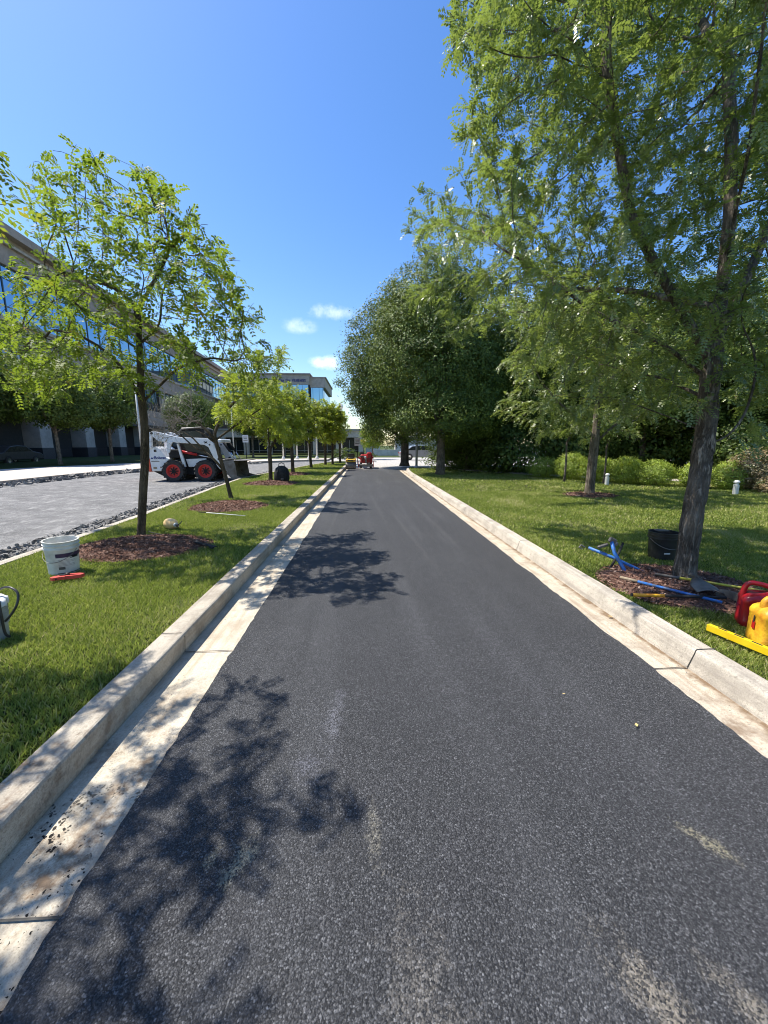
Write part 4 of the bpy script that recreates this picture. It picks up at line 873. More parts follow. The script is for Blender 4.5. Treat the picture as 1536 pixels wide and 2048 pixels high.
t = locust('honey_locust', (6.09, 10.14, LZ), 'second honey locust with a straight dark trunk in the middle of the right lawn', None,
    [(6.09, 10.14, LZ - .03), (6.1, 10.14, 1.0), (6.12, 10.14, 1.9), (6.15, 10.2, 3.0), (6.1, 10.2, 4.2)],
    [[(6.12, 10.14, 1.5), (6.6, 10.1, 2.0), (7.1, 10.1, 2.4)], [(6.12, 10.14, 1.7), (5.5, 10.1, 2.2), (4.9, 10, 2.6)], [(6.15, 10.2, 2.6), (5.4, 10.2, 3.6)], [(6.15, 10.2, 2.8), (7, 10.2, 3.8)]],
    RT2B, 60, .115, M['leafDG'], M['bark'], 0, 5, 6, (7, .24, .055, .024, .5), step=.13, kill=.2, vmean=.72, trop=(0, 0, .03), infl=1.3)

def dense_tree(name, loc, label, group, blobs, n, size, mat, trunk_r, trunk_h, limbs=7, clump=.16, per=26, aspect=.5, bark=None, inner=.2):
    root = thing(name, (loc[0], loc[1], LZ), 0, label, 'tree', group)
    mb = MB(); top = max(b[2] for b in blobs) 
    mb.tube([(0, 0, -.05), (.01, 0, .2), (.02, .01, trunk_h * .6), (0, .03, trunk_h), (.05, 0, top * .7), (0, 0, top)], [trunk_r * 1.35, trunk_r, trunk_r * .9, trunk_r * .8, trunk_r * .45, .03], 12)
    for i in range(limbs):
        b = blobs[i % len(blobs)]; z = trunk_h * random.uniform(.8, 1.3); e = Vector((b[0] + random.uniform(-.5, .5) * b[3], b[1] + random.uniform(-.5, .5) * b[4], b[2])); s = Vector((0, 0, z))
        m = s.lerp(e, .5) + Vector((0, 0, -.15)); mb.tube([s, m, e], [trunk_r * .45, trunk_r * .28, .02], 6)
    mb.build('trunk', bark or M['bark'], root, smooth=True)
    V, var = shell_crown(blobs, n, size, clump, per, aspect, inner)
    link('crown', quad_mesh('crown', V, var), mat, root); return root
# hornbeams
dense_tree('hornbeam_tree', (3.43, 17.6), 'tall dense dark green tree with the highest rounded top, beside the grey pole', None,
    [(0, .4, 4.6, 2.9, 2.3, 2.7), (-.6, .5, 7.2, 2.0, 1.9, 2.1), (.4, .7, 8.1, 1.6, 1.4, 1.3), (1.4, 1.0, 6.6, 1.7, 1.6, 2.0), (-1.5, .3, 5.4, 1.7, 1.8, 2.3), (1.5, .7, 4.2, 1.9, 1.8, 2.1), (.3, 0, 2.7, 2.6, 2.3, 1.35)], 130000, .10, M['leafHB'], .2, 2.0, clump=.15)
dense_tree('hornbeam_tree', (2.6, 25.7), 'broad dense dark green tree leaning its crown over the far end of the lane', None,
    [(0, 0, 5.0, 3.5, 2.8, 2.8), (-1.2, 0, 7.6, 2.5, 2.3, 2.6), (-1.9, 0, 5.8, 2.4, 2.2, 2.7), (.8, 0, 8.5, 2.4, 2.2, 2.4), (-.4, 0, 9.4, 1.9, 1.8, 1.6), (-1.0, -.3, 4.2, 2.6, 2.4, 1.9), (-.3, 0, 2.9, 2.7, 2.4, 1.6)], 100000, .14, M['leafHB'], .28, 2.1, clump=.2)
# woodland behind the hedge
g_w = 'dark trees standing in a belt behind the hedge'
wl = [(5.4, 20.5, .9, 'small dark understorey tree just right of the tall dense tree'), (7.4, 19.5, 1.15, 'dark tree at the left end of the belt, close behind the path'), (9.6, 18.6, 1.1, 'dark tree directly behind the left end of the clipped hedge'),
      (12.6, 17.2, 1.15, 'dark tree behind the middle of the clipped hedge'), (15.4, 14.6, 1.1, 'dark tree behind the right end of the clipped hedge'), (17.0, 11.6, 1.1, 'dark tree at the right edge behind the brown juniper'),
      (11.5, 22.0, 1.35, 'tall dark tree in the second row left of the belt'), (16.5, 19.5, 1.35, 'tall dark tree in the second row middle of the belt'), (20.5, 15.0, 1.3, 'tall dark tree in the second row right of the belt'), (6.5, 26, 1.3, 'tall dark tree far behind the grey pole')]
w0 = dense_tree('woodland_tree', (0, 0), 'x', g_w, [(0, 0, 3.6, 2.2, 2.2, 2.0), (-1.0, .4, 4.8, 1.6, 1.6, 1.5), (1.0, -.3, 4.6, 1.6, 1.6, 1.6), (.1, .2, 5.8, 1.3, 1.3, 1.2), (-.4, -1.0, 3.0, 1.5, 1.4, 1.2), (1.1, -.8, 2.6, 1.3, 1.2, 1.0), (-1.4, -.6, 2.2, 1.1, 1.1, .9), (.3, .6, 1.3, 1.9, 1.5, 1.2), (-.9, .8, .8, 1.3, 1.1, .9)], 42000, .15, M['leafBG'], .13, 1.5, clump=.22, per=22)
for i, (x, y, s, lb) in enumerate(wl):
    o = w0 if i == 0 else copy_tree(w0)
    o.location = (x, y, LZ); o.scale = (s, s, s * (.72 if i == 0 else 1)); o.rotation_euler = (0, 0, i * 1.9); o['label'] = lb
# thin trees in front of hedge
y0 = dense_tree('young_tree', (7.35, 13.9), 'thin young tree in front of the clipped hedge, beside the first bollard', 'thin trees in front of the hedge', [(0, 0, 2.1, .55, .5, .5), (.2, 0, 2.5, .35, .35, .35)], 1500, .10, M['leafBG'], .04, 1.4, limbs=4)
y1 = copy_tree(y0); y1.location = (8.35, 13.1, LZ); y1.scale = (.85, .85, .9); y1['label'] = 'thin young tree in front of the clipped hedge, right of the first bollard'
o = dense_tree('small_tree', (.75, 40), 'small pale green tree in front of the pale stair tower', None, [(0, 0, 2.0, 1.3, 1.3, 1.0), (-.4, 0, 2.7, .8, .8, .7)], 7000, .14, M['leafYG'], .08, 1.0, limbs=4)
# street trees before the office block
g_s = 'dark street trees lined up before the office block'
s0 = dense_tree('street_tree', (0, 0), 'x', g_s, [(0, 0, 4.0, 2.4, 2.4, 1.5), (-.9, 0, 4.8, 1.6, 1.6, 1.2), (1.0, .2, 4.7, 1.6, 1.6, 1.2), (0, 0, 5.5, 1.3, 1.3, .9), (0, -1, 3.3, 1.8, 1.5, .8)], 30000, .17, M['leafBG'], .12, 2.2, clump=.22, per=22)
for i, (x, y, s, lb) in enumerate([(-24.2, 26.2, 1.12, 'dark street tree at the left edge of the view in front of the office block'), (-20.9, 27.6, 1.05, 'dark street tree before the second column of the office block'), (-20.2, 32.0, 1.08, 'dark street tree just left of the globe street lamp'),
      (-16.4, 38.5, .95, 'dark street tree behind the white loader'), (-12.2, 43, .95, 'dark street tree right of the slim pole beyond the loader bucket'), (-9.6, 47, .95, 'dark street tree behind the white notice sign'), (-6.8, 49, .9, 'dark street tree behind the thick white lamp post')]):
    o = s0 if i == 0 else copy_tree(s0)
    o.location = (x, y, LZ); o.scale = (s, s, s); o.rotation_euler = (0, 0, i * 2.3); o['label'] = lb
# hedge shrubs
g_h = 'clipped bright green hedge shrubs at the back of the lawn'
def shrub(name, c, rx, ry, rz, label, n, size, mat, group, cat='hedge'):
    root = thing(name, (c[0], c[1], LZ), 0, label, cat, group)
    V, var = shell_crown([(0, 0, rz * .95, rx, ry, rz)], n, size, .05, 14, .55, .1); V[..., 2] = np.maximum(V[..., 2], .0)
    link('foliage', quad_mesh('foliage', V, var), mat, root)
    mb = MB()
    for k in range(7): a = k * .9; mb.tube([(math.cos(a) * .08, math.sin(a) * .08, -.03), (math.cos(a) * rx * .5, math.sin(a) * ry * .5, rz * .8)], [.02, .01], 5)
    mb.build('stems', M['barkL'], root)
hs = [(7.55, 15.9, .72, .42, 'leftmost low shrub of the clipped hedge'), (8.15, 14.9, .62, .52, 'tall rounded shrub of the hedge, left of the second lawn tree trunk'), (8.75, 14.0, .68, .45, 'hedge shrub directly behind the first white bollard'),
      (9.25, 13.2, .62, .46, 'hedge shrub behind the two thin young trees'), (9.75, 12.5, .62, .42, 'last shrub of the long hedge run, left of the gap'), (10.55, 11.85, .42, .40, 'small clipped shrub between the hedge gap and the big trunk'), (11.2, 11.3, .5, .42, 'clipped shrub right of the big trunk beside the brown juniper')]
for (x, y, r, h, lb) in hs: shrub('hedge_shrub', (x, y), r, r * .8, h, lb, 9000, .045, M['leafHedge'], g_h)
shrub('juniper_shrub', (12.0, 11.2), .9, .6, .62, 'browning juniper shrub at the right end of the hedge', 9000, .07, M['leafJun'], None, 'shrub')
shrub('juniper_shrub', (11.5, 10.3), .38, .3, .22, 'low straw coloured shrub right of the second white bollard', 2500, .06, M['leafJun'], None, 'shrub')
shrub('far_shrub', (-1.9, 36.5), 1.2, .6, .55, 'round green shrub behind the twin dark trunks', 3000, .09, M['leafBG'], None, 'shrub')
shrub('far_shrub', (-.2, 38), 1.3, .4, .32, 'low olive hedge behind the yellow roller', 3000, .09, M['leafBG'], None, 'shrub')
# ------------------------------------------------------------------ street furniture
g_l = 'globe street lamps along the far pavement'
def lamp(name, x, y, label, group, h=5.1, mat=None, z=.15):
    root = thing(name, (x, y, z), 0, label, 'street lamp', group)
    b = MB(); b.lathe([(.17, 0), (.17, .1), (.12, .22), (.075, .3)], 14); b.build('base', mat or M['pole'], root, smooth=False)
    b = MB(); b.tube([(0, 0, .25), (0, 0, h - .35)], [.065, .05], 10); b.build('pole', mat or M['pole'], root, smooth=True)
    b = MB(); b.lathe([(.06, h - .36), (.13, h - .32), (.15, h - .25), (.1, h - .2)], 14); b.build('collar', mat or M['pole'], root)
    b = MB(); b.lathe([(.0, h - .27)] + [(.24 * math.sin(t), h + .0 - .24 * math.cos(t)) for t in np.linspace(.35, math.pi - .01, 9)], 18); b.build('globe', M['globe'], root, smooth=True)
    b = MB(); b.lathe([(.0, h + .25), (.1, h + .24), (.03, h + .33), (.0, h + .34)], 10); b.build('finial', mat or M['pole'], root)
    return root
l0 = lamp('street_lamp', -14.07, 25.25, 'white globe street lamp rising behind the nearest island tree trunk', g_l)
for (x, y, lb) in [(-12.42, 37.48, 'slim white lamp post standing between the loader bucket and the white notice sign'), (-8.15, 33.4, 'lamp post hidden against the right side of the third island tree trunk'), (-7.5, 35.98, 'white lamp post left of the fourth island trunk, in grass'),
                   (-6.36, 36.6, 'lamp post half hidden just right of the fourth island trunk'), (-5.17, 35.87, 'lamp post left of the slanting far island trunk'), (-4.59, 37.11, 'white lamp post right of the slanting far island trunk'), (-2.4, 40, 'white lamp post directly behind the yellow roller')]:
    o = copy_tree(l0); o.location = (x, y, .14); o['label'] = lb
p = thing('light_pole', (3.02, 22.79, LZ), 0, 'grey metal light pole in front of the tall dark trees', 'light pole')
MB().lathe([(.15, 0), (.15, .06), (.1, .12), (.08, .14)], 12).build('base', M['polegrey'], p); b = MB(); b.tube([(0, 0, .12), (0, 0, 5.4)], [.075, .055], 10); b.build('pole', M['polegrey'], p, smooth=True)
MB().box((0, -.35, 5.45), (.3, .7, .12), bev=.03).build('lamp_head', M['polegrey'], p)
def sign(x, y, label, h=2.0, lines=True):
    s = thing('notice_sign', (x, y, LZ), 0, label, 'sign')
    MB().box((0, 0, h / 2), (.05, .05, h)).build('post', M['matte'], s); f = MB().box((0, -.04, h - .2), (.42, .02, .55)).build('panel', M['signw'], s)
    if lines:
        b = MB(); 
        for i in range(3): b.box((0, -.056, h - .08 - i * .12), (.3 - .05 * (i % 2), .008, .04))
        b.build('markings', M['labelink'], f)
sign(-9.0, 29.94, 'small white notice sign on a dark post left of the third island tree', 2.0)
sign(-.55, 27.6, 'white square sign just above the yellow roller', 1.75)
for (x, y, lb) in [(8.25, 12.76, 'short white path bollard in front of the clipped hedge'), (10.17, 10.05, 'white path bollard right of the big locust trunk, beside the straw coloured shrub')]:
    s = thing('bollard', (x, y, LZ), 0, lb, 'bollard', 'white path bollards')
    s.scale = (.78, .78, .72)
    MB().lathe([(.085, 0), (.085, .36), (.075, .37)], 16).build('post', M['pole'], s, smooth=False)
    MB().lathe([(.055, .37), (.055, .44)], 12).build('louvre', M['signw'], s)
    MB().lathe([(.09, .44), (.09, .48), (.06, .53), (0, .545)], 16).build('cap', M['pole'], s)

# ------------------------------------------------------------------ skid steer loader (local x forward, y to its left; near side is y = -.8)
def skid():
    k = .00287
    def pt(X, Y): return ((X - 430) * k, (772 - Y) * k)
    def poly(l): return [pt(*q) for q in l]
    ang = R(2)
    root = thing('skid_steer_loader', (-7.78, 16.8, 0), ang, 'white skid steer loader with red wheel rims parked on the grey street', 'loader')
    root.scale = (1.04, 1.0, 1.04)
    b = MB(); b.prism(poly([(560, 470), (880, 450), (985, 470), (985, 600), (900, 690), (320, 690), (300, 540), (420, 470)]), -.42, .42); b.build('chassis', M['matte'], root, bevel=.02)
    b = MB(); b.prism(poly([(560, 472), (830, 462), (820, 572), (590, 580)]), -.50, .50); b.build('side_panel', M['white'], root, bevel=.015)
    b = MB(); b.prism(poly([(104, 335), (135, 308), (215, 302), (250, 332), (330, 445), (372, 470), (350, 500), (300, 540), (265, 632), (130, 632)]), -.70, .70); bd = b.build('engine_cover', M['white'], root, bevel=.03)
    b = MB(); b.box((pt(190, 0)[0], -.705, pt(0, 498)[1]), (.30, .012, .022)); b.build('stripe', M['matte'], bd)
    b = MB(); b.box((pt(200, 0)[0], -.705, pt(0, 358)[1]), (.10, .012, .09), bev=.01); b.build('vent', M['matte'], bd)
    b = MB(); b.box((pt(180, 0)[0], -.704, pt(0, 588)[1]), (.13, .012, .07)); b.box((pt(255, 0)[0], -.704, pt(0, 580)[1]), (.06, .012, .06)); b.build('badge', M['wood'], bd)
    me = text_mesh('Bobcat', .155, .004, bold=.004); o = link('lettering', me, M['ink'], bd); o.location = (pt(178, 0)[0], -.706, pt(0, 468)[1]); o.rotation_euler = (R(90), 0, 0)
    b = MB(); b.add([(pt(128, 0)[0], -.706, pt(0, 470)[1]), (pt(150, 0)[0], -.706, pt(0, 440)[1]), (pt(158, 0)[0], -.706, pt(0, 455)[1]), (pt(172, 0)[0], -.706, pt(0, 436)[1]), (pt(166, 0)[0], -.706, pt(0, 466)[1])], [(0, 1, 2, 3, 4)]); b.build('emblem', M['ink'], bd)
    b = MB(); b.prism(poly([(62, 365), (78, 338), (103, 335), (129, 640), (98, 640)]), -.72, .72); b.build('tailgate', M['orange'], root, bevel=.015)
    b = MB(); b.prism(poly([(130, 636), (300, 636), (300, 690), (250, 700)]), -.55, .55); b.build('belly', M['matte'], root)
    # cab
    b = MB(); b.prism(poly([(500, 100), (540, 66), (830, 62), (850, 150), (960, 450), (900, 640), (560, 560), (500, 480), (480, 250)]), -.40, .40); cab = b.build('cab', M['matte'], root, bevel=.02)
    b = MB(); b.tube([(p_[0], -.44, p_[1]) for p_ in poly([(490, 180), (492, 105), (530, 68), (660, 52), (790, 44), (838, 66), (850, 120)])], .028, 8); b.tube([(p_[0], .44, p_[1]) for p_ in poly([(490, 180), (492, 105), (530, 68), (660, 52), (790, 44), (838, 66), (850, 120)])], .028, 8)
    b.box((pt(665, 0)[0], 0, pt(0, 50)[1]), (.82, .84, .05), bev=.02); b.build('roof', M['steel'], cab)
    b = MB(); b.prism(poly([(525, 98), (770, 88), (800, 175), (530, 178)]), -.425, -.405); b.build('side_window', M['darkglass'], cab)
    b = MB(); b.prism(poly([(520, 262), (760, 265), (860, 290), (940, 430), (760, 400), (560, 360)]), -.425, -.405); b.build('side_window', M['darkglass'], cab)
    b = MB(); b.box((pt(420, 0)[0] , 0, pt(0, 400)[1]), (.42, 1.1, .34), bev=.03); b.build('exhaust_box', M['matte'], root)
    # lift arms both sides
    arm = poly([(175, 112), (205, 98), (330, 128), (480, 168), (560, 180), (900, 190), (960, 222), (1000, 330), (1070, 480), (1098, 600), (1040, 610), (1000, 560), (955, 430), (905, 310), (860, 282), (740, 266), (500, 252), (430, 236), (370, 240), (270, 236), (205, 178), (185, 160)])
    for i, y in enumerate((-.78, .62)):
        b = MB(); b.prism(arm, y, y + .16); a_ = b.build('lift_arm', M['white'], root, bevel=.018)
        for (X, Y, r) in [(190, 128, .045), (925, 278, .03), (1035, 470, .05), (372, 218, .022), (880, 245, .0)]:
            if r: q = pt(X, Y); MB().lathe([(r, y - .02), (r, y + .18)], 14, (q[0], 0, q[1]), 'y').build('pivot_pin', M['matte'], a_)
        if i == 0:
            q = [pt(845, 240), pt(862, 232), pt(880, 238), pt(898, 230), (pt(890, 246)), pt(905, 262), pt(880, 256), pt(858, 262), pt(866, 250)]
            MB().prism(q, y - .006, y - .002).build('emblem', M['matte'], a_)
        b = MB(); b.prism(poly([(106, 130), (130, 112), (165, 112), (180, 140), (172, 320), (122, 325)]), y + .02, y + .14); b.build('rear_post', M['white'], root, bevel=.012)
        b = MB(); b.prism(poly([(385, 225), (462, 238), (440, 262), (420, 300), (405, 375), (380, 400), (362, 372), (372, 300)]), y - .03, y + .03); b.build('control_link', M['white'], root, bevel=.01)
        b = MB(); b.tube([(p_[0], y + .2 * (1 if i == 0 else -.3), p_[1]) for p_ in poly([(525, 368), (725, 412)])], .052, 12); c_ = b.build('lift_cylinder', M['redpaint'], root, smooth=True)
        b = MB(); b.tube([(p_[0], y + .2 * (1 if i == 0 else -.3), p_[1]) for p_ in poly([(725, 412), (900, 452)])], .024, 10); b.build('rod', M['chrome'], c_, smooth=True)
        b = MB(); b.prism(poly([(480, 262), (505, 262), (560, 480), (575, 575), (545, 580), (520, 470)]), y + .1, y + .2); b.build('upright', M['white'], root, bevel=.01)
        b = MB(); b.tube([(p_[0], y * .55, p_[1]) for p_ in poly([(1075, 250), (1150, 370)])], .045, 10); c_ = b.build('tilt_cylinder', M['matte'], root, smooth=True)
        b = MB(); b.tube([(p_[0], y * .55, p_[1]) for p_ in poly([(1150, 370), (1225, 490)])], .022, 8); b.build('rod', M['chrome'], c_, smooth=True)
    b = MB(); b.box((pt(1030, 0)[0], 0, pt(0, 225)[1]), (.22, 1.3, .14), bev=.03); b.build('cross_tube', M['white'], root)
    b = MB(); b.box((pt(1075, 0)[0], 0, pt(0, 560)[1]), (.12, 1.2, .5), bev=.02); b.build('quick_coupler', M['steel'], root)
    # bucket: open shell seen from its left front
    prof = poly([(1395, 486), (1240, 490), (1120, 500), (1105, 560), (1130, 650), (1200, 730), (1280, 772), (1465, 768)])
    bw = .93
    outer = MB(); th = .03
    n = len(prof); cx, cz = pt(1330, 610)
    inn = [(x + (cx - x) * .07, z + (cz - z) * .09) for x, z in prof]
    vs = [(x, -bw, z) for x, z in prof] + [(x, bw, z) for x, z in prof] + [(x, -bw, z) for x, z in inn] + [(x, bw, z) for x, z in inn]; fs = []
    for i in range(n - 1): fs += [(i, i + 1, n + i + 1, n + i), (2 * n + i, 3 * n + i, 3 * n + i + 1, 2 * n + i + 1)]
    fs += [(0, n, 3 * n, 2 * n), (n - 1, 3 * n - 1, 4 * n - 1, 2 * n - 1)]
    outer.add(vs, fs); side = poly([(1120, 498), (1240, 488), (1258, 530), (1278, 700), (1465, 752), (1465, 769), (1280, 773), (1200, 731), (1130, 651), (1105, 560)]); outer.prism(side, -bw - .02, -bw + .005); outer.prism(side, bw - .005, bw + .02)
    bk = outer.build('bucket', M['steel'], root)
    MB().box((pt(1462, 0)[0], 0, pt(0, 772)[1] + .01), (.12, 1.9, .025)).build('cutting_edge', M['steel'], bk)
    # wheels
    def wheel(x, y, s):
        w = MB(); rr = .405; hw = .15
        w.lathe([(.25, -hw * .8), (.33, -hw * .95), (.375, -hw), (rr - .012, -hw * .8), (rr - .008, 0), (rr - .012, hw * .8), (.375, hw), (.33, hw * .95), (.25, hw * .8)], 40, (0, 0, 0), 'y', cap=False)
        for i in range(18):
            a = i / 18 * 2 * math.pi
            for sd in (-1, 1):
                aa = a + (sd > 0) * math.pi / 18; rot = Matrix.Rotation(-aa, 3, 'Y') @ Matrix.Rotation(sd * .45, 3, 'X')
                w.box(((rr + .002) * math.sin(aa), sd * hw * .5, (rr + .002) * math.cos(aa)), (.055, hw * 1.0, .04), Matrix.Rotation(aa, 3, 'Y') @ Matrix.Rotation(sd * .6, 3, 'Z'))
        t_ = w.build('tyre', M['rubber'], None)
        r_ = MB(); r_.lathe([(.262, .12), (.262, -.13), (.245, -.135), (.235, -.105), (.215, -.09), (.20, -.04), (.185, -.025), (.12, -.03), (.105, -.055), (.06, -.06), (0, -.06)], 32, (0, 0, 0), 'y', cap=False)
        wr = thing('wheel', (x, y, .405)); wr.parent = root; t_.parent = wr
        if s > 0: wr.rotation_euler = (0, 0, math.pi)
        rim = r_.build('rim', M['rimred'], wr, auto=30)
        h_ = MB()
        for i in range(8): a = i * math.pi / 4; h_.lathe([(.02, -.055), (.02, -.02)], 8, (.15 * math.cos(a), 0, .15 * math.sin(a)), 'y')
        for i in range(8): a = i * math.pi / 4; h_.box((.075 * math.cos(a), -.062, .075 * math.sin(a)), (.12, .03, .045), Matrix.Rotation(-a, 3, 'Y'))
        h_.lathe([(.07, -.075), (.07, -.05)], 16, (0, 0, 0), 'y'); h_.build('wheel_hub', M['matte'], wr)
    for x in (0, 1.20):
        for y in (-.72, .72): wheel(x, y, y)
    for y in (-.55, .55): b = MB(); b.lathe([(.1, -.12), (.1, .12)], 12, (0, y, .405), 'y'); b.lathe([(.1, -.12), (.1, .12)], 12, (1.2, y, .405), 'y'); b.build('axle', M['matte'], root)
skid()

# ------------------------------------------------------------------ small roller and paver at the end of the new asphalt
def roller():
    root = thing('road_roller', (-.9, 24.25, 0), R(0), 'small yellow and black road roller parked at the left kerb where the new asphalt ends', 'road roller')
    s = .66
    b = MB(); b.lathe([(.02, -.46), (.3, -.46), (.31, -.44), (.31, .44), (.3, .46), (.02, .46)], 32, (0, -.55, .31), 'x'); b.build('drum', M['steel'], root, auto=40)
    b = MB(); b.lathe([(.02, -.46), (.3, -.46), (.31, -.44), (.31, .44), (.3, .46), (.02, .46)], 32, (0, .85, .31), 'x'); b.build('drum', M['steel'], root, auto=40)
    MB().box((0, .15, .42), (.80, .7, .36), bev=.04).build('frame', M['black'], root)
    MB().box((0, -.5, .78), (.92, .5, .26), bev=.05).build('tank_cover', M['yellowp'], root); MB().box((0, .85, .80), (.9, .55, .3), bev=.05).build('hood', M['yellowp'], root)
    MB().box((0, -.765, .78), (.5, .012, .08)).build('grille', M['black'], root)
    b = MB(); b.box((.0, .1, .98), (.56, .5, .2), bev=.06); b.box((0, .0, 1.2), (.56, .14, .4), bev=.05); b.build('seat', M['black'], root)
    b = MB(); b.tube([(0, .62, .95), (0, .5, 1.15)], .02, 8); b.lathe([(.13, 0), (.14, .02), (.13, .04)], 16, (0, .49, 1.15)); b.build('steering_wheel', M['black'], root)
    b = MB(); b.tube([(-.36, -.2, .6), (-.36, -.2, 1.28), (-.3, -.2, 1.36), (.3, -.2, 1.36), (.36, -.2, 1.28), (.36, -.2, .6)], .028, 8); b.build('roll_bar', M['black'], root)
    for x in (-.34, .34): MB().lathe([(.045, 0), (.05, .03)], 10, (x, -.79, .8), 'y').build('lamp', M['orange'], root)
    root.scale = (s * 1.0, s, s * 1.02)
roller()
def paver():
    root = thing('asphalt_paver', (.03, 24.4, 0), R(0), 'red asphalt paver standing beside the yellow roller at the end of the new asphalt', 'paver')
    b = MB(); b.box((.05, .7, .75), (1.0, 1.3, .7), bev=.08); b.build('body', M['redpaint'], root); MB().box((.28, .15, 1.02), (.42, .5, .5), bev=.08).build('engine_cover', M['redpaint'], root)
    b = MB(); b.box((.45, 1.7, .7), (.5, .9, .12), Matrix.Rotation(-.7, 3, 'Y')); b.box((-.45, 1.7, .7), (.5, .9, .12), Matrix.Rotation(.7, 3, 'Y')); b.build('hopper', M['redpaint'], root)
    b = MB(); b.box((0, -.2, .26), (1.30, .42, .18), bev=.02); b.build('screed', M['steel'], root)
    for x in (-.62, .62): MB().box((x, -.2, .36), (.04, .5, .5), bev=.01).build('end_gate', M['redpaint'], root)
    for x in (-.42, .42):
        b = MB(); b.lathe([(.1, -.1), (.26, -.1), (.27, -.06), (.27, .06), (.26, .1), (.1, .1)], 24, (x, .75, .27), 'x'); w = b.build('wheel', M['rubber'], root, auto=30)
        MB().lathe([(.02, -.105), (.12, -.105), (.12, .105), (.02, .105)], 16, (x, .75, .27), 'x').build('rim', M['white'], w)
    b = MB(); b.tube([(-.35, -.1, .35), (-.3, -.35, .75), (-.1, -.4, .95)], .03, 8); b.tube([(.35, -.1, .35), (.35, -.38, .8), (.45, -.4, 1.0)], .03, 8); b.tube([(-.3, -.35, .75), (.36, -.38, .8)], .025, 8); b.build('handrail', M['matte'], root)
    b = MB(); b.lathe([(.0, 0), (.09, .02), (.11, .1), (.09, .18), (0, .2)], 14, (-.05, -.12, .78)); b.build('hour_lamp', M['signw'], root, smooth=True)
    b = MB(); b.box((-.3, .1, .95), (.36, .36, .1), bev=.04); b.box((-.3, .3, 1.12), (.36, .1, .34), bev=.04); b.build('seat', M['black'], root)
    b = MB(); b.box((0, -.45, .62), (.16, .12, .3), bev=.02); b.box((.2, -.42, .42), (.3, .1, .12), bev=.02); b.build('control_box', M['steel'], root)
    root.scale = (.76, .76, .8)
paver()

# ------------------------------------------------------------------ cars under the dark trees
def car(x, y, rz, label, mat, group=None):
    root = thing('parked_car', (x, y, -.02), rz, label, 'car', group)
    prof = [(-2.2, .35), (-2.25, .7), (-2.1, .88), (-1.7, .95), (-1.1, 1.38), (-.4, 1.46), (.5, 1.42), (1.15, 1.0), (1.95, .86), (2.2, .68), (2.22, .35)]
    MB().prism(prof, -.85, .85).build('body', mat, root, bevel=.05)
    gl = [(-1.55, .98), (-1.05, 1.33), (-.4, 1.4), (.45, 1.36), (1.0, 1.0)]
    b = MB(); b.prism(gl, -.862, -.853); b.prism(gl, .853, .862); b.build('window', M['darkglass'], root)
    for wx in (-1.35, 1.35):
        for wy in (-.78, .78):
            b = MB(); b.lathe([(.17, -.11), (.31, -.11), (.33, -.07), (.33, .07), (.31, .11), (.17, .11)], 24, (wx, wy, .33), 'y', cap=False); w = b.build('wheel', M['rubber'], root, auto=30)
            MB().lathe([(.0, -.09), (.18, -.1), (.18, .1), (0, .09)], 16, (wx, wy, .33), 'y').build('rim', M['chrome'], w)
    for wy in (-.62, .62): MB().box((2.2, wy, .66), (.06, .34, .14), bev=.02).build('headlight', M['signw'], root)
    for wy in (-.62, .62): MB().box((-2.22, wy, .72), (.06, .32, .14), bev=.02).build('tail_light', M['redpaint'], root)
    return root
car(5.6, 38.5, R(2), 'silver car parked beyond the dense trees, left of the grey pole', M['carpaint'])
car(9.6, 38, R(4), 'black car parked beyond the dense trees, right of the grey pole', M['black'])
car(-27.5, 31.5, R(95), 'dark car with red tail lights in deep shade before the office block', M['black'])

# ------------------------------------------------------------------ things left on the grass
def pail(loc, label, tilt=(0, 0, 0), body='dirtywhite', h=.36, r=.15):
    root = thing('bucket', loc, 0, label, 'bucket'); root.rotation_euler = tilt
    b = MB(); k = r / .15
    b.lathe([(.0, 0), (.122 * k, 0), (.13 * k, .008), (.143 * k, h * .72), (.146 * k, h * .76), (.156 * k, h * .765), (.156 * k, h * .80), (.147 * k, h * .805), (.148 * k, h * .88), (.157 * k, h * .885), (.157 * k, h * .905), (.149 * k, h * .91), (.15 * k, h * .98), (.156 * k, h * .985), (.156 * k, h), (.143 * k, h), (.138 * k, h * .7), (.12 * k, .012), (0, .012)], 40)
    bd = b.build('body', M[body], root, auto=35)
    return root, bd
bu, bd = pail((-3.23, 4.11, LZ + .0), 'dirty white plastic bucket with a dark label band beside the mulch mound', (R(1.5), R(2), 0))
def curved(bd, a0, a1, z0, z1, mat, name, r0=.1335, h=.36, off=.002):
    mb = MB(); n = 18
    for i in range(n + 1):
        a = a0 + (a1 - a0) * i / n
        for z in (z0, z1):
            r = .13 + (.143 - .13) * (z - .008) / (h * .72 - .008) + off; mb.v.append((r * math.cos(a), r * math.sin(a), z))
    for i in range(n): mb.f.append((2 * i, 2 * i + 2, 2 * i + 3, 2 * i + 1))
    return mb.build(name, M[mat], bd)
c0, c1 = R(-76), R(24)
lb = curved(bd, c0, c1, .195, .238, 'purple', 'label_band'); curved(bd, R(-28), R(8), .18, .205, 'matte', 'label_patch', off=.0035); curved(bd, c0, c1, .022, .029, 'matte', 'label_line')
for i in range(6): curved(bd, c0 + .12, c0 + .12 + 1.15 * (.9 if i % 3 else .6), .17 - i * .013, .172 - i * .013, 'labelink', 'label_text')
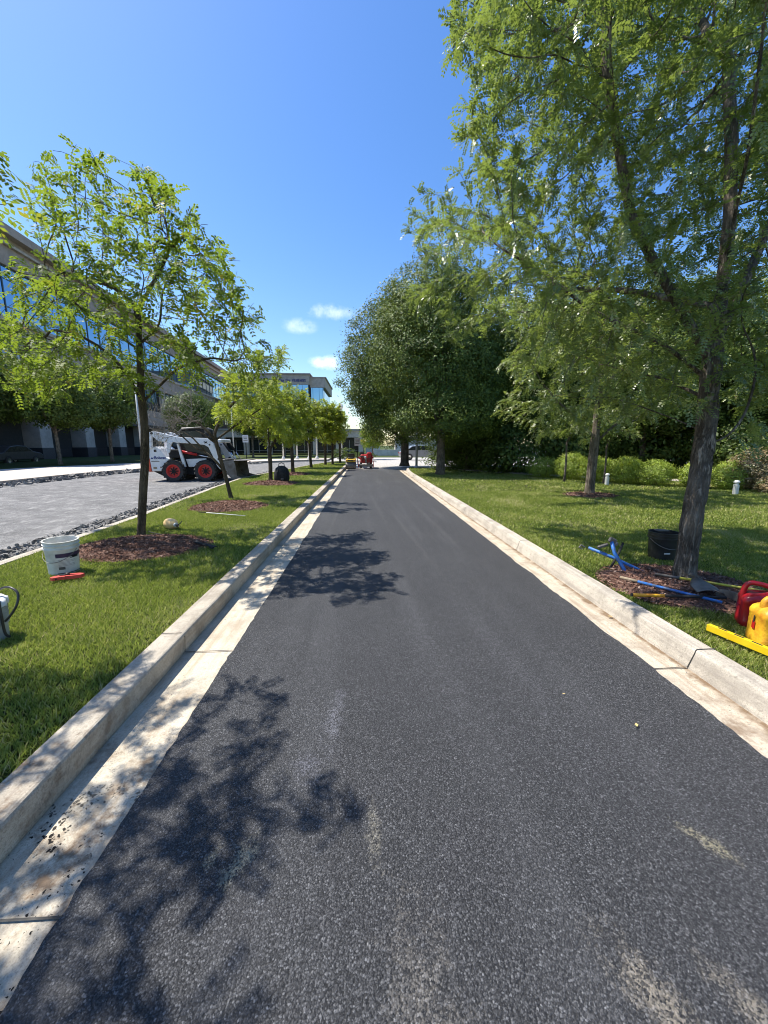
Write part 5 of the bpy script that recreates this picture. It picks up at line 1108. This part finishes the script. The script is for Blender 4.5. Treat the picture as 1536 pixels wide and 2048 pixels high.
curved(bd, c0 + .1, c0 + .5, .065, .095, 'labelink', 'label_mark'); me = text_mesh('Master', .022, .0006, bold=.0006); o = link('label_word', me, M['signw'], bd); a = R(-26); o.location = (.1445 * math.cos(a), .1445 * math.sin(a) - .001, .184); o.rotation_euler = (R(90), 0, R(-27 + 90 - 0 - 28 + 0)); o.rotation_euler = (R(90), 0, a + R(90 + 14))
b = MB(); b.tube([(.158 * math.cos(t), .158 * math.sin(t), .27 - .12 * math.sin(max(0, min(math.pi, (t + math.pi))))) for t in np.linspace(-math.pi, 0, 20)], .0025, 6); b.build('handle', M['steel'], bu)

bu2 = thing('bucket', (-2.66, 2.62, LZ), 0, 'grey ribbed bucket with a plastic liner, cut by the left edge of the view', 'bucket')
prof = [(0, 0), (.125, 0), (.128, .1)]
for i in range(9): z = .105 + i * .016; prof += [(.137 + i * .0006, z), (.137 + i * .0006, z + .010), (.131 + i * .0006, z + .011), (.131 + i * .0006, z + .0155)]
prof += [(.143, .255), (.143, .27), (.125, .275), (.122, .1), (0, .02)]
MB().lathe(prof, 40).build('body', M['bedgrey'], bu2, auto=35)
mb = MB(); n = 40
for k_, (r, z) in enumerate([(.148, .235), (.146, .275), (.12, .282), (.07, .27), (.01, .262)]):
    for j in range(n): a = j / n * 6.283; mb.v.append((r * math.cos(a) * (1 + .03 * math.sin(a * 9)), r * math.sin(a) * (1 + .03 * math.sin(a * 9)), z + .018 * noise.noise(Vector((math.cos(a) * 5 * (k_ + 1), math.sin(a) * 5, k_)))))
for k_ in range(4):
    for j in range(n): mb.f.append((k_ * n + j, k_ * n + (j + 1) % n, (k_ + 1) * n + (j + 1) % n, (k_ + 1) * n + j))
mb.build('liner', M['white'], bu2, smooth=True)
mb = MB(); Pc = []
pts = [(-.10, -.02, .27), (-.12, .03, .36), (-.02, .05, .385), (.08, .03, .375), (.135, .0, .31), (.155, -.02, .2), (.16, -.02, .06), (.17, 0, .02)]
def spline(pts, n=8):
    out = []; P = [Vector(p) for p in pts]; P = [P[0]] + P + [P[-1]]
    for i in range(1, len(P) - 2):
        for j in range(n):
            t = j / n; out.append(.5 * ((2 * P[i]) + (P[i + 1] - P[i - 1]) * t + (2 * P[i - 1] - 5 * P[i] + 4 * P[i + 1] - P[i + 2]) * t * t + (-P[i - 1] + 3 * P[i] - 3 * P[i + 1] + P[i + 2]) * t ** 3))
    return out + [P[-1]]
mb.tube(spline(pts), .0085, 10); mb.tube(spline([(.02, .1, .28), (.08, .09, .34), (.16, .07, .355), (.225, .05, .32), (.235, .02, .25), (.2, 0, .18), (.165, -.01, .14)]), .0075, 10)
o = mb.build('hose', M['cord'], None, smooth=True); o.location = (-2.66, 2.62, LZ); tag(o, 'looped black hose sticking out of the grey bucket', 'hose')

# red plastic piece
root = thing('plastic_spout', (-2.99, 3.82, LZ + .025), R(8), 'sun faded red plastic piece with a handle slot lying in front of the white bucket', 'plastic piece')
mb = MB(); ring = [(-.125, -.03), (-.11, .0), (-.05, .03), (.02, .05), (.09, .05), (.135, .035), (.14, .015), (.10, -.005), (.03, -.02), (-.04, -.028), (-.09, -.05)]
inner = [(.0, .018), (.03, .03), (.08, .034), (.108, .024), (.09, .008), (.04, -.002), (.005, .0)]
mb.slab([(x, y * 1.3) for x, y in ring[:2] + ring[2:3] + [(.0, .045), (0, -.024)] + ring[9:]], 0, .03)
for l in range(1):
    m_ = len(inner); out_ = [(.0, .048), (.04, .06), (.09, .062), (.14, .04), (.13, .0), (.06, -.024), (.0, -.028)]
    vs = [(x, y, 0) for x, y in out_] + [(x, y, .034) for x, y in out_] + [(x, y, .034) for x, y in inner] + [(x, y, 0) for x, y in inner]
    fs = []
    for i in range(m_): j = (i + 1) % m_; fs += [(i, j, m_ + j, m_ + i), (m_ + i, m_ + j, 2 * m_ + j, 2 * m_ + i), (2 * m_ + i, 2 * m_ + j, 3 * m_ + j, 3 * m_ + i)]
    mb.add(vs, fs)
mb.build('body', M['redlid'], root, bevel=.006)
mb = MB(); mb.lathe([(0, 0), (.018, 0), (.018, .02), (.01, .026), (0, .026)], 14, (.0, .02, .03)); mb.box((-.04, .01, .034), (.05, .012, .008)); mb.box((-.075, -.04, .012), (.03, .03, .018)); mb.build('cap', M['black'], root)

# tan pump bottle lying on its side
root = thing('spray_bottle', (-3.14, 6.27, LZ + .075), R(-38), 'tan plastic pump sprayer bottle lying on its side on the grass', 'bottle')
mb = MB(); mb.lathe([(0, -.15), (.05, -.15), (.078, -.135), (.086, -.10), (.086, .0), (.078, .05), (.05, .095), (.03, .11), (0, .11)], 28, (0, 0, 0), 'x'); mb.build('body', M['tan'], root, smooth=True)
mb = MB(); mb.lathe([(.034, .105), (.034, .135), (0, .136)], 20, (0, 0, 0), 'x'); mb.build('collar', M['signw'], root)
mb = MB(); mb.lathe([(.018, .136), (.018, .16), (.026, .165), (.022, .19), (0, .19)], 14, (0, 0, 0), 'x'); mb.tube([(.18, 0, 0), (.2, .03, .03), (.17, .07, .05)], .008, 8); mb.tube([(.17, 0, 0), (.23, -.01, -.02)], .01, 8); mb.build('pump_head', M['black'], root)
# thin rods
def rod(name, label, cat, p0, p1, r, mats, split=None):
    p0, p1 = Vector(p0), Vector(p1); root = thing(name, p0, 0, label, cat); d = p1 - p0
    t = split or 1.0
    MB().tube([(0, 0, 0), d * (t * .5), d * t], r, 8).build('shaft' if not split else 'handle', mats[0], root, smooth=True)
    if split: MB().tube([d * t, d], [r * .9, r * .8], 8).build('shaft', mats[1], root, smooth=True)
    return root, d
rt, d = rod('marking_wand', 'thin pale wand with a dark tip lying on the grass', 'wand', (-3.31, 7.68, LZ + .03), (-2.25, 7.18, LZ + .035), .008, (M['matte'], M['signw']), .17)
rod('metal_rod', 'long dark rod lying across the back of the mulch by the nearest trunk', 'rod', (-3.28, 5.83, LZ + .05), (-2.08, 5.0, LZ + .05), .007, (M['matte'],))
root = thing('mulch_edging', (-2.2, 5.1, LZ + .035), R(-36), 'dark flat strip of old edging lying on the right end of the mulch mound', 'edging'); mb = MB(); mb.box((0, 0, .008), (.62, .05, .012)); mb.box((.28, -.03, .0), (.06, .03, .02)); mb.build('strip', M['matte'], root)
# black pack leaning on the third trunk
root = thing('backpack', (-3.0, 14.0, LZ + .05), R(8), 'black backpack blower leaning on the third island trunk', 'backpack')
mb = MB(); n = 20; prof = [(.0, 0), (.24, .0), (.27, .08), (.27, .3), (.22, .45), (.12, .54), (0, .56)]
mb.lathe(prof, 20); 
for i, v in enumerate(mb.v): mb.v[i] = (v[0] * (1 + .1 * noise.noise(Vector(v) * 6)), v[1] * .7, v[2])
mb.build('body', M['blackfab'], root, smooth=True)
mb = MB(); mb.tube([(-.1, 0, .5), (-.09, 0, .62), (.0, 0, .66), (.09, 0, .62), (.1, 0, .5)], .014, 8); mb.build('handle', M['black'], root)
mb = MB()
for x in (-.12, .12): mb.tube([(x, -.1, .46), (x * 1.2, -.22, .34), (x * 1.2, -.21, .12), (x, -.15, .05)], .02, 6)
mb.build('strap', M['matte'], root); MB().box((.02, -.2, .1), (.1, .03, .05), bev=.01).build('buckle', M['steel'], root)

# ------------------------------------------------------------------ things at the right locust
bk, bd = pail((3.56, 4.32, LZ), 'black plastic bucket behind the big locust trunk', (0, 0, 0), 'black', .32, .155)
MB().box((-.06, -.158, .09), (.07, .004, .012)).build('label', M['signw'], bd)
mb = MB(); mb.tube([(.16 * math.cos(t), .16 * math.sin(t), .24 + .1 * math.sin(t)) for t in np.linspace(-math.pi, 0, 20)], .004, 6); mb.build('handle', M['steel'], bk)
MB().box((.0, .04, .326), (.14, .08, .012), bev=.004).build('lid_tab', M['steel'], bk)
z = LZ + .03
rod('rake_handle', 'long yellow pole with a grey end lying in the shade before the big trunk', 'pole', (2.90, 3.57, z + .03), (3.72, 2.83, z + .05), .014, (M['steel'], M['yelpole']), .18)
rt, d = rod('rake_handle', 'blue painted pole with a worn wooden end lying across the mulch', 'pole', (2.51, 3.52, z + .02), (2.93, 2.86, z + .03), .015, (M['wood'], M['blue']), .2)
# pick / hammer with an orange and black handle
p0 = Vector((2.34, 3.1, z + .01)); p1 = Vector((3.03, 2.93, z + .04)); root = thing('lute_shovel', p0, 0, 'orange and black handled tool with a curved grey head', 'hand tool'); d = p1 - p0
MB().tube([(0, 0, 0), d * .35], .015, 8).build('grip', M['yelcan'], root, smooth=True); MB().tube([(-.012, 0.003, 0), (0, 0, 0)], .016, 8).build('end_cap', M['matte'], root)
MB().tube([d * .35, d], [.014, .013], 8).build('handle', M['matte'], root, smooth=True)
mb = MB(); pr = []
for i in range(9):
    a = -1.2 + i * .3; pr.append((d.x + .0 + .06 * math.cos(a), d.y + .13 * math.sin(a) - .0, .03 + .05 * math.cos(a)))
nn = len(pr)
for (x, y, zz) in pr: mb.v += [(x, y, zz), (x + .006, y, zz - .07)]
for i in range(nn - 1): mb.f.append((2 * i, 2 * i + 2, 2 * i + 3, 2 * i + 1))
o = mb.build('head', M['steel'], root); sm = o.modifiers.new('solid', 'SOLIDIFY'); sm.thickness = .006
root = thing('shovel_blade', (3.02, 3.12, LZ + .05), R(-20), 'grey steel shovel blade lying between the yellow pole and the red can', 'shovel blade')
mb = MB(); 
for i in range(7):
    for j in range(7):
        u_, v_ = i / 6 - .5, j / 6; w_ = .2 * (1 - .55 * max(0, v_ - .55) / .45); mb.v.append((u_ * w_, v_ * .27 - .1, .05 - .12 * u_ * u_ + .03 * v_))
for i in range(6):
    for j in range(6): mb.f.append((i * 7 + j, (i + 1) * 7 + j, (i + 1) * 7 + j + 1, i * 7 + j + 1))
o = mb.build('blade', M['steel'], root, smooth=True); sm = o.modifiers.new('solid', 'SOLIDIFY'); sm.thickness = .004
MB().tube([(0, .16, .08), (0, .3, .06)], .02, 8).build('socket', M['steel'], root)
# blue handled loppers standing crossed
def lopper(loc, a0, b0, label):
    root = thing('bolt_cutter', loc, 0, label, 'cutter')
    return root
root = thing('barrier_stand', (2.74, 3.86, LZ), 0, 'blue tubular folding stand with dark metal jaws at the top of the mulch ring', 'stand')
mb = MB(); mb.tube([(-.06, .1, .30), (-.04, .06, .18), (-.02, -.12, .02)], .019, 10); mb.build('leg', M['blue'], root, smooth=True)
mb = MB(); mb.tube([(-.24, .22, .2), (-.03, .1, .12), (.2, -.1, .01)], .017, 10); mb.build('leg', M['blue'], root, smooth=True)
mb = MB(); mb.tube([(.13, .18, .26), (0.0, .08, .12), (-.1, .02, .02)], .013, 8); mb.build('leg', M['matte'], root, smooth=True)
mb = MB(); mb.tube([(-.02, -.12, .025), (-.018, -.145, .0)], .021, 10); mb.build('foot', M['black'], root)
mb = MB(); mb.tube([(.2, -.1, .012), (.215, -.112, .004)], .02, 10); mb.build('foot', M['black'], root)
mb = MB(); mb.box((-.05, .1, .31), (.09, .03, .06), Matrix.Rotation(.5, 3, 'Y'), bev=.01); mb.box((-.12, .15, .24), (.12, .03, .035), Matrix.Rotation(-.3, 3, 'Y'), bev=.01); mb.box((-.02, .09, .27), (.06, .03, .04), Matrix.Rotation(-.8, 3, 'Y'), bev=.01); mb.build('jaw', M['steel'], root)
mb = MB(); mb.tube([(-.27, .24, .2), (-.31, .25, .225), (-.33, .25, .2), (-.3, .24, .18)], .009, 6); mb.build('hook', M['steel'], root)

def gascan(loc, rz, label, mat, s=1, style=0):
    root = thing('fuel_can', loc, rz, label, 'fuel can'); root.scale = (s, s, s)
    W, D_, H = .28, .20, .26
    # body as superellipse rings
    mb = MB(); n = 36
    lv = [(0, .9), (.008, .97), (.025, 1.0), (.06, 1.0), (.064, .988), (.2, .985), (.205, 1.0), (.228, 1.0), (.25, .93), (.266, .80), (.276, .62), (.28, .2)]
    for (z, k) in lv:
        for j in range(n):
            a = j / n * 2 * math.pi; e = .3; c, s_ = math.cos(a), math.sin(a)
            mb.v.append((W / 2 * k * math.copysign(abs(c) ** e, c), D_ / 2 * k * math.copysign(abs(s_) ** e, s_), z + (.045 if z > .2 else .0) * max(0, (c * .6 + .3)) * (z - .2) / .08))
    for i in range(len(lv) - 1):
        for j in range(n): mb.f.append((i * n + j, i * n + (j + 1) % n, (i + 1) * n + (j + 1) % n, (i + 1) * n + j))
    mb.f.append(tuple(range(n - 1, -1, -1))); mb.f.append(tuple((len(lv) - 1) * n + j for j in range(n)))
    bd = mb.build('body', mat, root, smooth=True)
    mb = MB()
    if style: mb.tube(spline([(-.125, 0, .16), (-.128, 0, .27), (-.105, 0, .345), (-.05, 0, .355), (.03, 0, .335), (.09, 0, .29)], 6), .019, 12)
    else: mb.tube(spline([(-.10, 0, .24), (-.10, 0, .295), (-.065, 0, .33), (.0, 0, .335), (.06, 0, .325), (.095, 0, .30), (.105, 0, .26)], 6), .022, 12)
    mb.build('handle', mat, root, smooth=True)
    mb = MB(); mb.lathe([(.028, .28), (.03, .33), (.024, .34), (0, .34)], 16, (.105, 0, .0)); mb.build('cap', M['redpaint'] if not style else M['black'], root, smooth=False)
    return root, bd
gascan((2.93, 2.55, LZ), R(-32), 'red plastic fuel can with a looped handle, behind the yellow can', M['redcan'], .93, 1)
g2, gb = gascan((2.76, 2.27, LZ), R(-20), 'weathered yellow plastic fuel can standing by the kerb at the right edge of the view', M['yelcan'], 1.02, 0)
MB().box((-.1425, 0.0, .135), (.004, .03, .05), bev=.001).build('warning_label', M['redpaint'], gb)
MB().box((-.1435, 0.0, .175), (.003, .012, .05), bev=.001).build('seam', M['matte'], gb)
# yellow spirit level
root = thing('spirit_level', (2.455, 2.47, LZ + .05), math.atan2(-.40, .10), 'long yellow box level with dark slots lying on the grass along the kerb', 'level')
mb = MB(); L_ = .95; w_, h_ = .028, .045
mb.box((L_ / 2, w_ / 2, 0), (L_, .006, h_)); mb.box((L_ / 2, -w_ / 2, 0), (L_, .006, h_)); mb.box((L_ / 2, 0, h_ / 2 - .003), (L_ - .002, w_ - .006, .006)); mb.box((L_ / 2, 0, -h_ / 2 + .003), (L_ - .002, w_ - .006, .006)); mb.box((.003, 0, 0), (.006, w_ - .006, h_ - .012))
mb.build('beam', M['levely'], root); mb = MB()
for i in range(9): mb.box((.09 + i * .1, 0, h_ / 2 + .001), (.055, .013, .003))
mb.build('slots', M['matte'], root)

# a few fallen leaves and grit on the lane
def leafbit(x, y, z, s, lb):
    mb = MB(); mb.add([(-s, 0, 0), (-s * .2, s * .4, .004), (s, .0, .008), (-s * .1, -s * .4, .002)], [(0, 1, 2, 3)]); o = mb.build('fallen_leaf', M['leafdry']); o.location = (x, y, z); o.rotation_euler = (0, 0, random.uniform(0, 6)); tag(o, lb, 'leaf')
leafbit(1.41, 1.73, .02, .022, 'small yellow leaf fallen on the asphalt near the right gutter'); leafbit(1.16, 2.0, .02, .009, 'tiny pale leaf on the asphalt left of the small yellow leaf'); leafbit(2.1, 3.02, .01, .03, 'brown leaf lodged in the dirt line of the right gutter')
n = 420; x = np.where(rng.random(n) < .55, rng.normal(-1.2, .07, n), rng.normal(2.07, .06, n)); y = rng.uniform(.8, 7, n); P = np.stack([x, y, np.full(n, .006)], 1); d = unit(rng.normal(size=(n, 3)) * (1, 1, .3)); w = unit(np.cross(d, (0, 0, 1.))); s = rng.uniform(.0015, .005, (n, 1))
me = quad_mesh('grit', np.stack([P - d * s, P + w * s * .5 + (0, 0, .004), P + d * s, P - w * s * .5], 1), rng.random(n)); tag(link('grit', me, M['rubble']), 'loose dark grit scattered along both gutters', 'grit', kind='stuff')

# ------------------------------------------------------------------ camera, sky, sun
cam = bpy.data.cameras.new('camera'); co = bpy.data.objects.new('camera', cam); COL.objects.link(co); scene.camera = co
co.location = (0, 0, 1.47); co.rotation_euler = (R(90 - 9.9), 0, R(-2.75))
cam.sensor_fit = 'VERTICAL'; cam.sensor_height = 36; cam.lens = 36 * 769 / 2048; cam.clip_end = 3000; cam.clip_start = .05
w = bpy.data.worlds.new('World'); scene.world = w; w.use_nodes = True; nt = w.node_tree; nt.nodes.clear()
out = nt.nodes.new('ShaderNodeOutputWorld'); bg = N(nt, 'ShaderNodeBackground', Strength=SKY_STR)
sky = nt.nodes.new('ShaderNodeTexSky'); sky.sky_type = 'NISHITA'; sky.sun_disc = False
EL = R(61); S = Vector((-.93 * math.cos(EL), .37 * math.cos(EL), math.sin(EL))).normalized()
sky.sun_elevation = EL; sky.sun_rotation = math.atan2(S.x, S.y); sky.air_density = 1.15; sky.dust_density = .6; sky.ozone_density = 2.2; sky.altitude = 0
hs_ = N(nt, 'ShaderNodeHueSaturation', Hue=.508, Saturation=1.3, Value=1.0); L(nt, sky.outputs[0], hs_.inputs['Color'])
# three small clouds low over the lane, placed by direction
g = N(nt, 'ShaderNodeTexCoord'); col = hs_.outputs[0]
nz = noise_tex(nt, g.outputs['Generated'], 34, 8, .66); nz2 = noise_tex(nt, g.outputs['Generated'], 11, 6, .6)
sx = N(nt, 'ShaderNodeSeparateXYZ'); L(nt, g.outputs['Generated'], sx.inputs[0])
def mth(op, a, b=None):
    m = N(nt, 'ShaderNodeMath', operation=op)
    for i, v in enumerate((a, b)):
        if v is None: continue
        if isinstance(v, (int, float)): m.inputs[i].default_value = v
        else: L(nt, v, m.inputs[i])
    return m.outputs[0]
for (az, el, wa, we, st, th) in [(-.095, .196, .042, .018, .75, .42), (-.155, .272, .045, .018, .32, .45), (-.08, .305, .07, .018, .38, .48), (.35, .3, .12, .03, .4, .5), (-.5, .12, .2, .03, .4, .5)]:
    a_ = mth('ARCTAN2', sx.outputs[0], sx.outputs[1]); e_ = mth('ARCSINE', sx.outputs[2])
    da = mth('DIVIDE', mth('SUBTRACT', a_, az), wa); de = mth('DIVIDE', mth('SUBTRACT', e_, el), we)
    r2 = mth('ADD', mth('MULTIPLY', da, da), mth('MULTIPLY', de, de)); f = mth('SUBTRACT', 1, r2)
    f = mth('ADD', mth('MULTIPLY', f, .55), mth('MULTIPLY', mth('SUBTRACT', nz, th), 2.6)); f = mth('ADD', f, mth('MULTIPLY', mth('SUBTRACT', nz2, .5), 1.4))
    lim = maprange(nt, r2, 1.3, .2); f = mth('MULTIPLY', maprange(nt, f, .0, 1.1, 0, st), lim)
    col = mixc(nt, f, col, (8.5, 8.8, 9.6))
L(nt, col, bg.inputs[0]); L(nt, bg.outputs[0], out.inputs[0])
sun = bpy.data.lights.new('sun', 'SUN'); sun.energy = SUN_STR; sun.angle = R(.53); sun.color = (1, .955, .88)
so = bpy.data.objects.new('sun', sun); COL.objects.link(so); so.rotation_euler = S.to_track_quat('Z', 'Y').to_euler(); so.location = (-20, 8, 40)
vs = scene.view_settings; vs.view_transform = 'Standard'; vs.look = 'None'; vs.exposure = EXPO; vs.gamma = 1
scene.cycles.pixel_filter_type = 'BLACKMAN_HARRIS'; scene.cycles.filter_width = 1.05; scene.cycles.max_bounces = 8; scene.cycles.transparent_max_bounces = 8
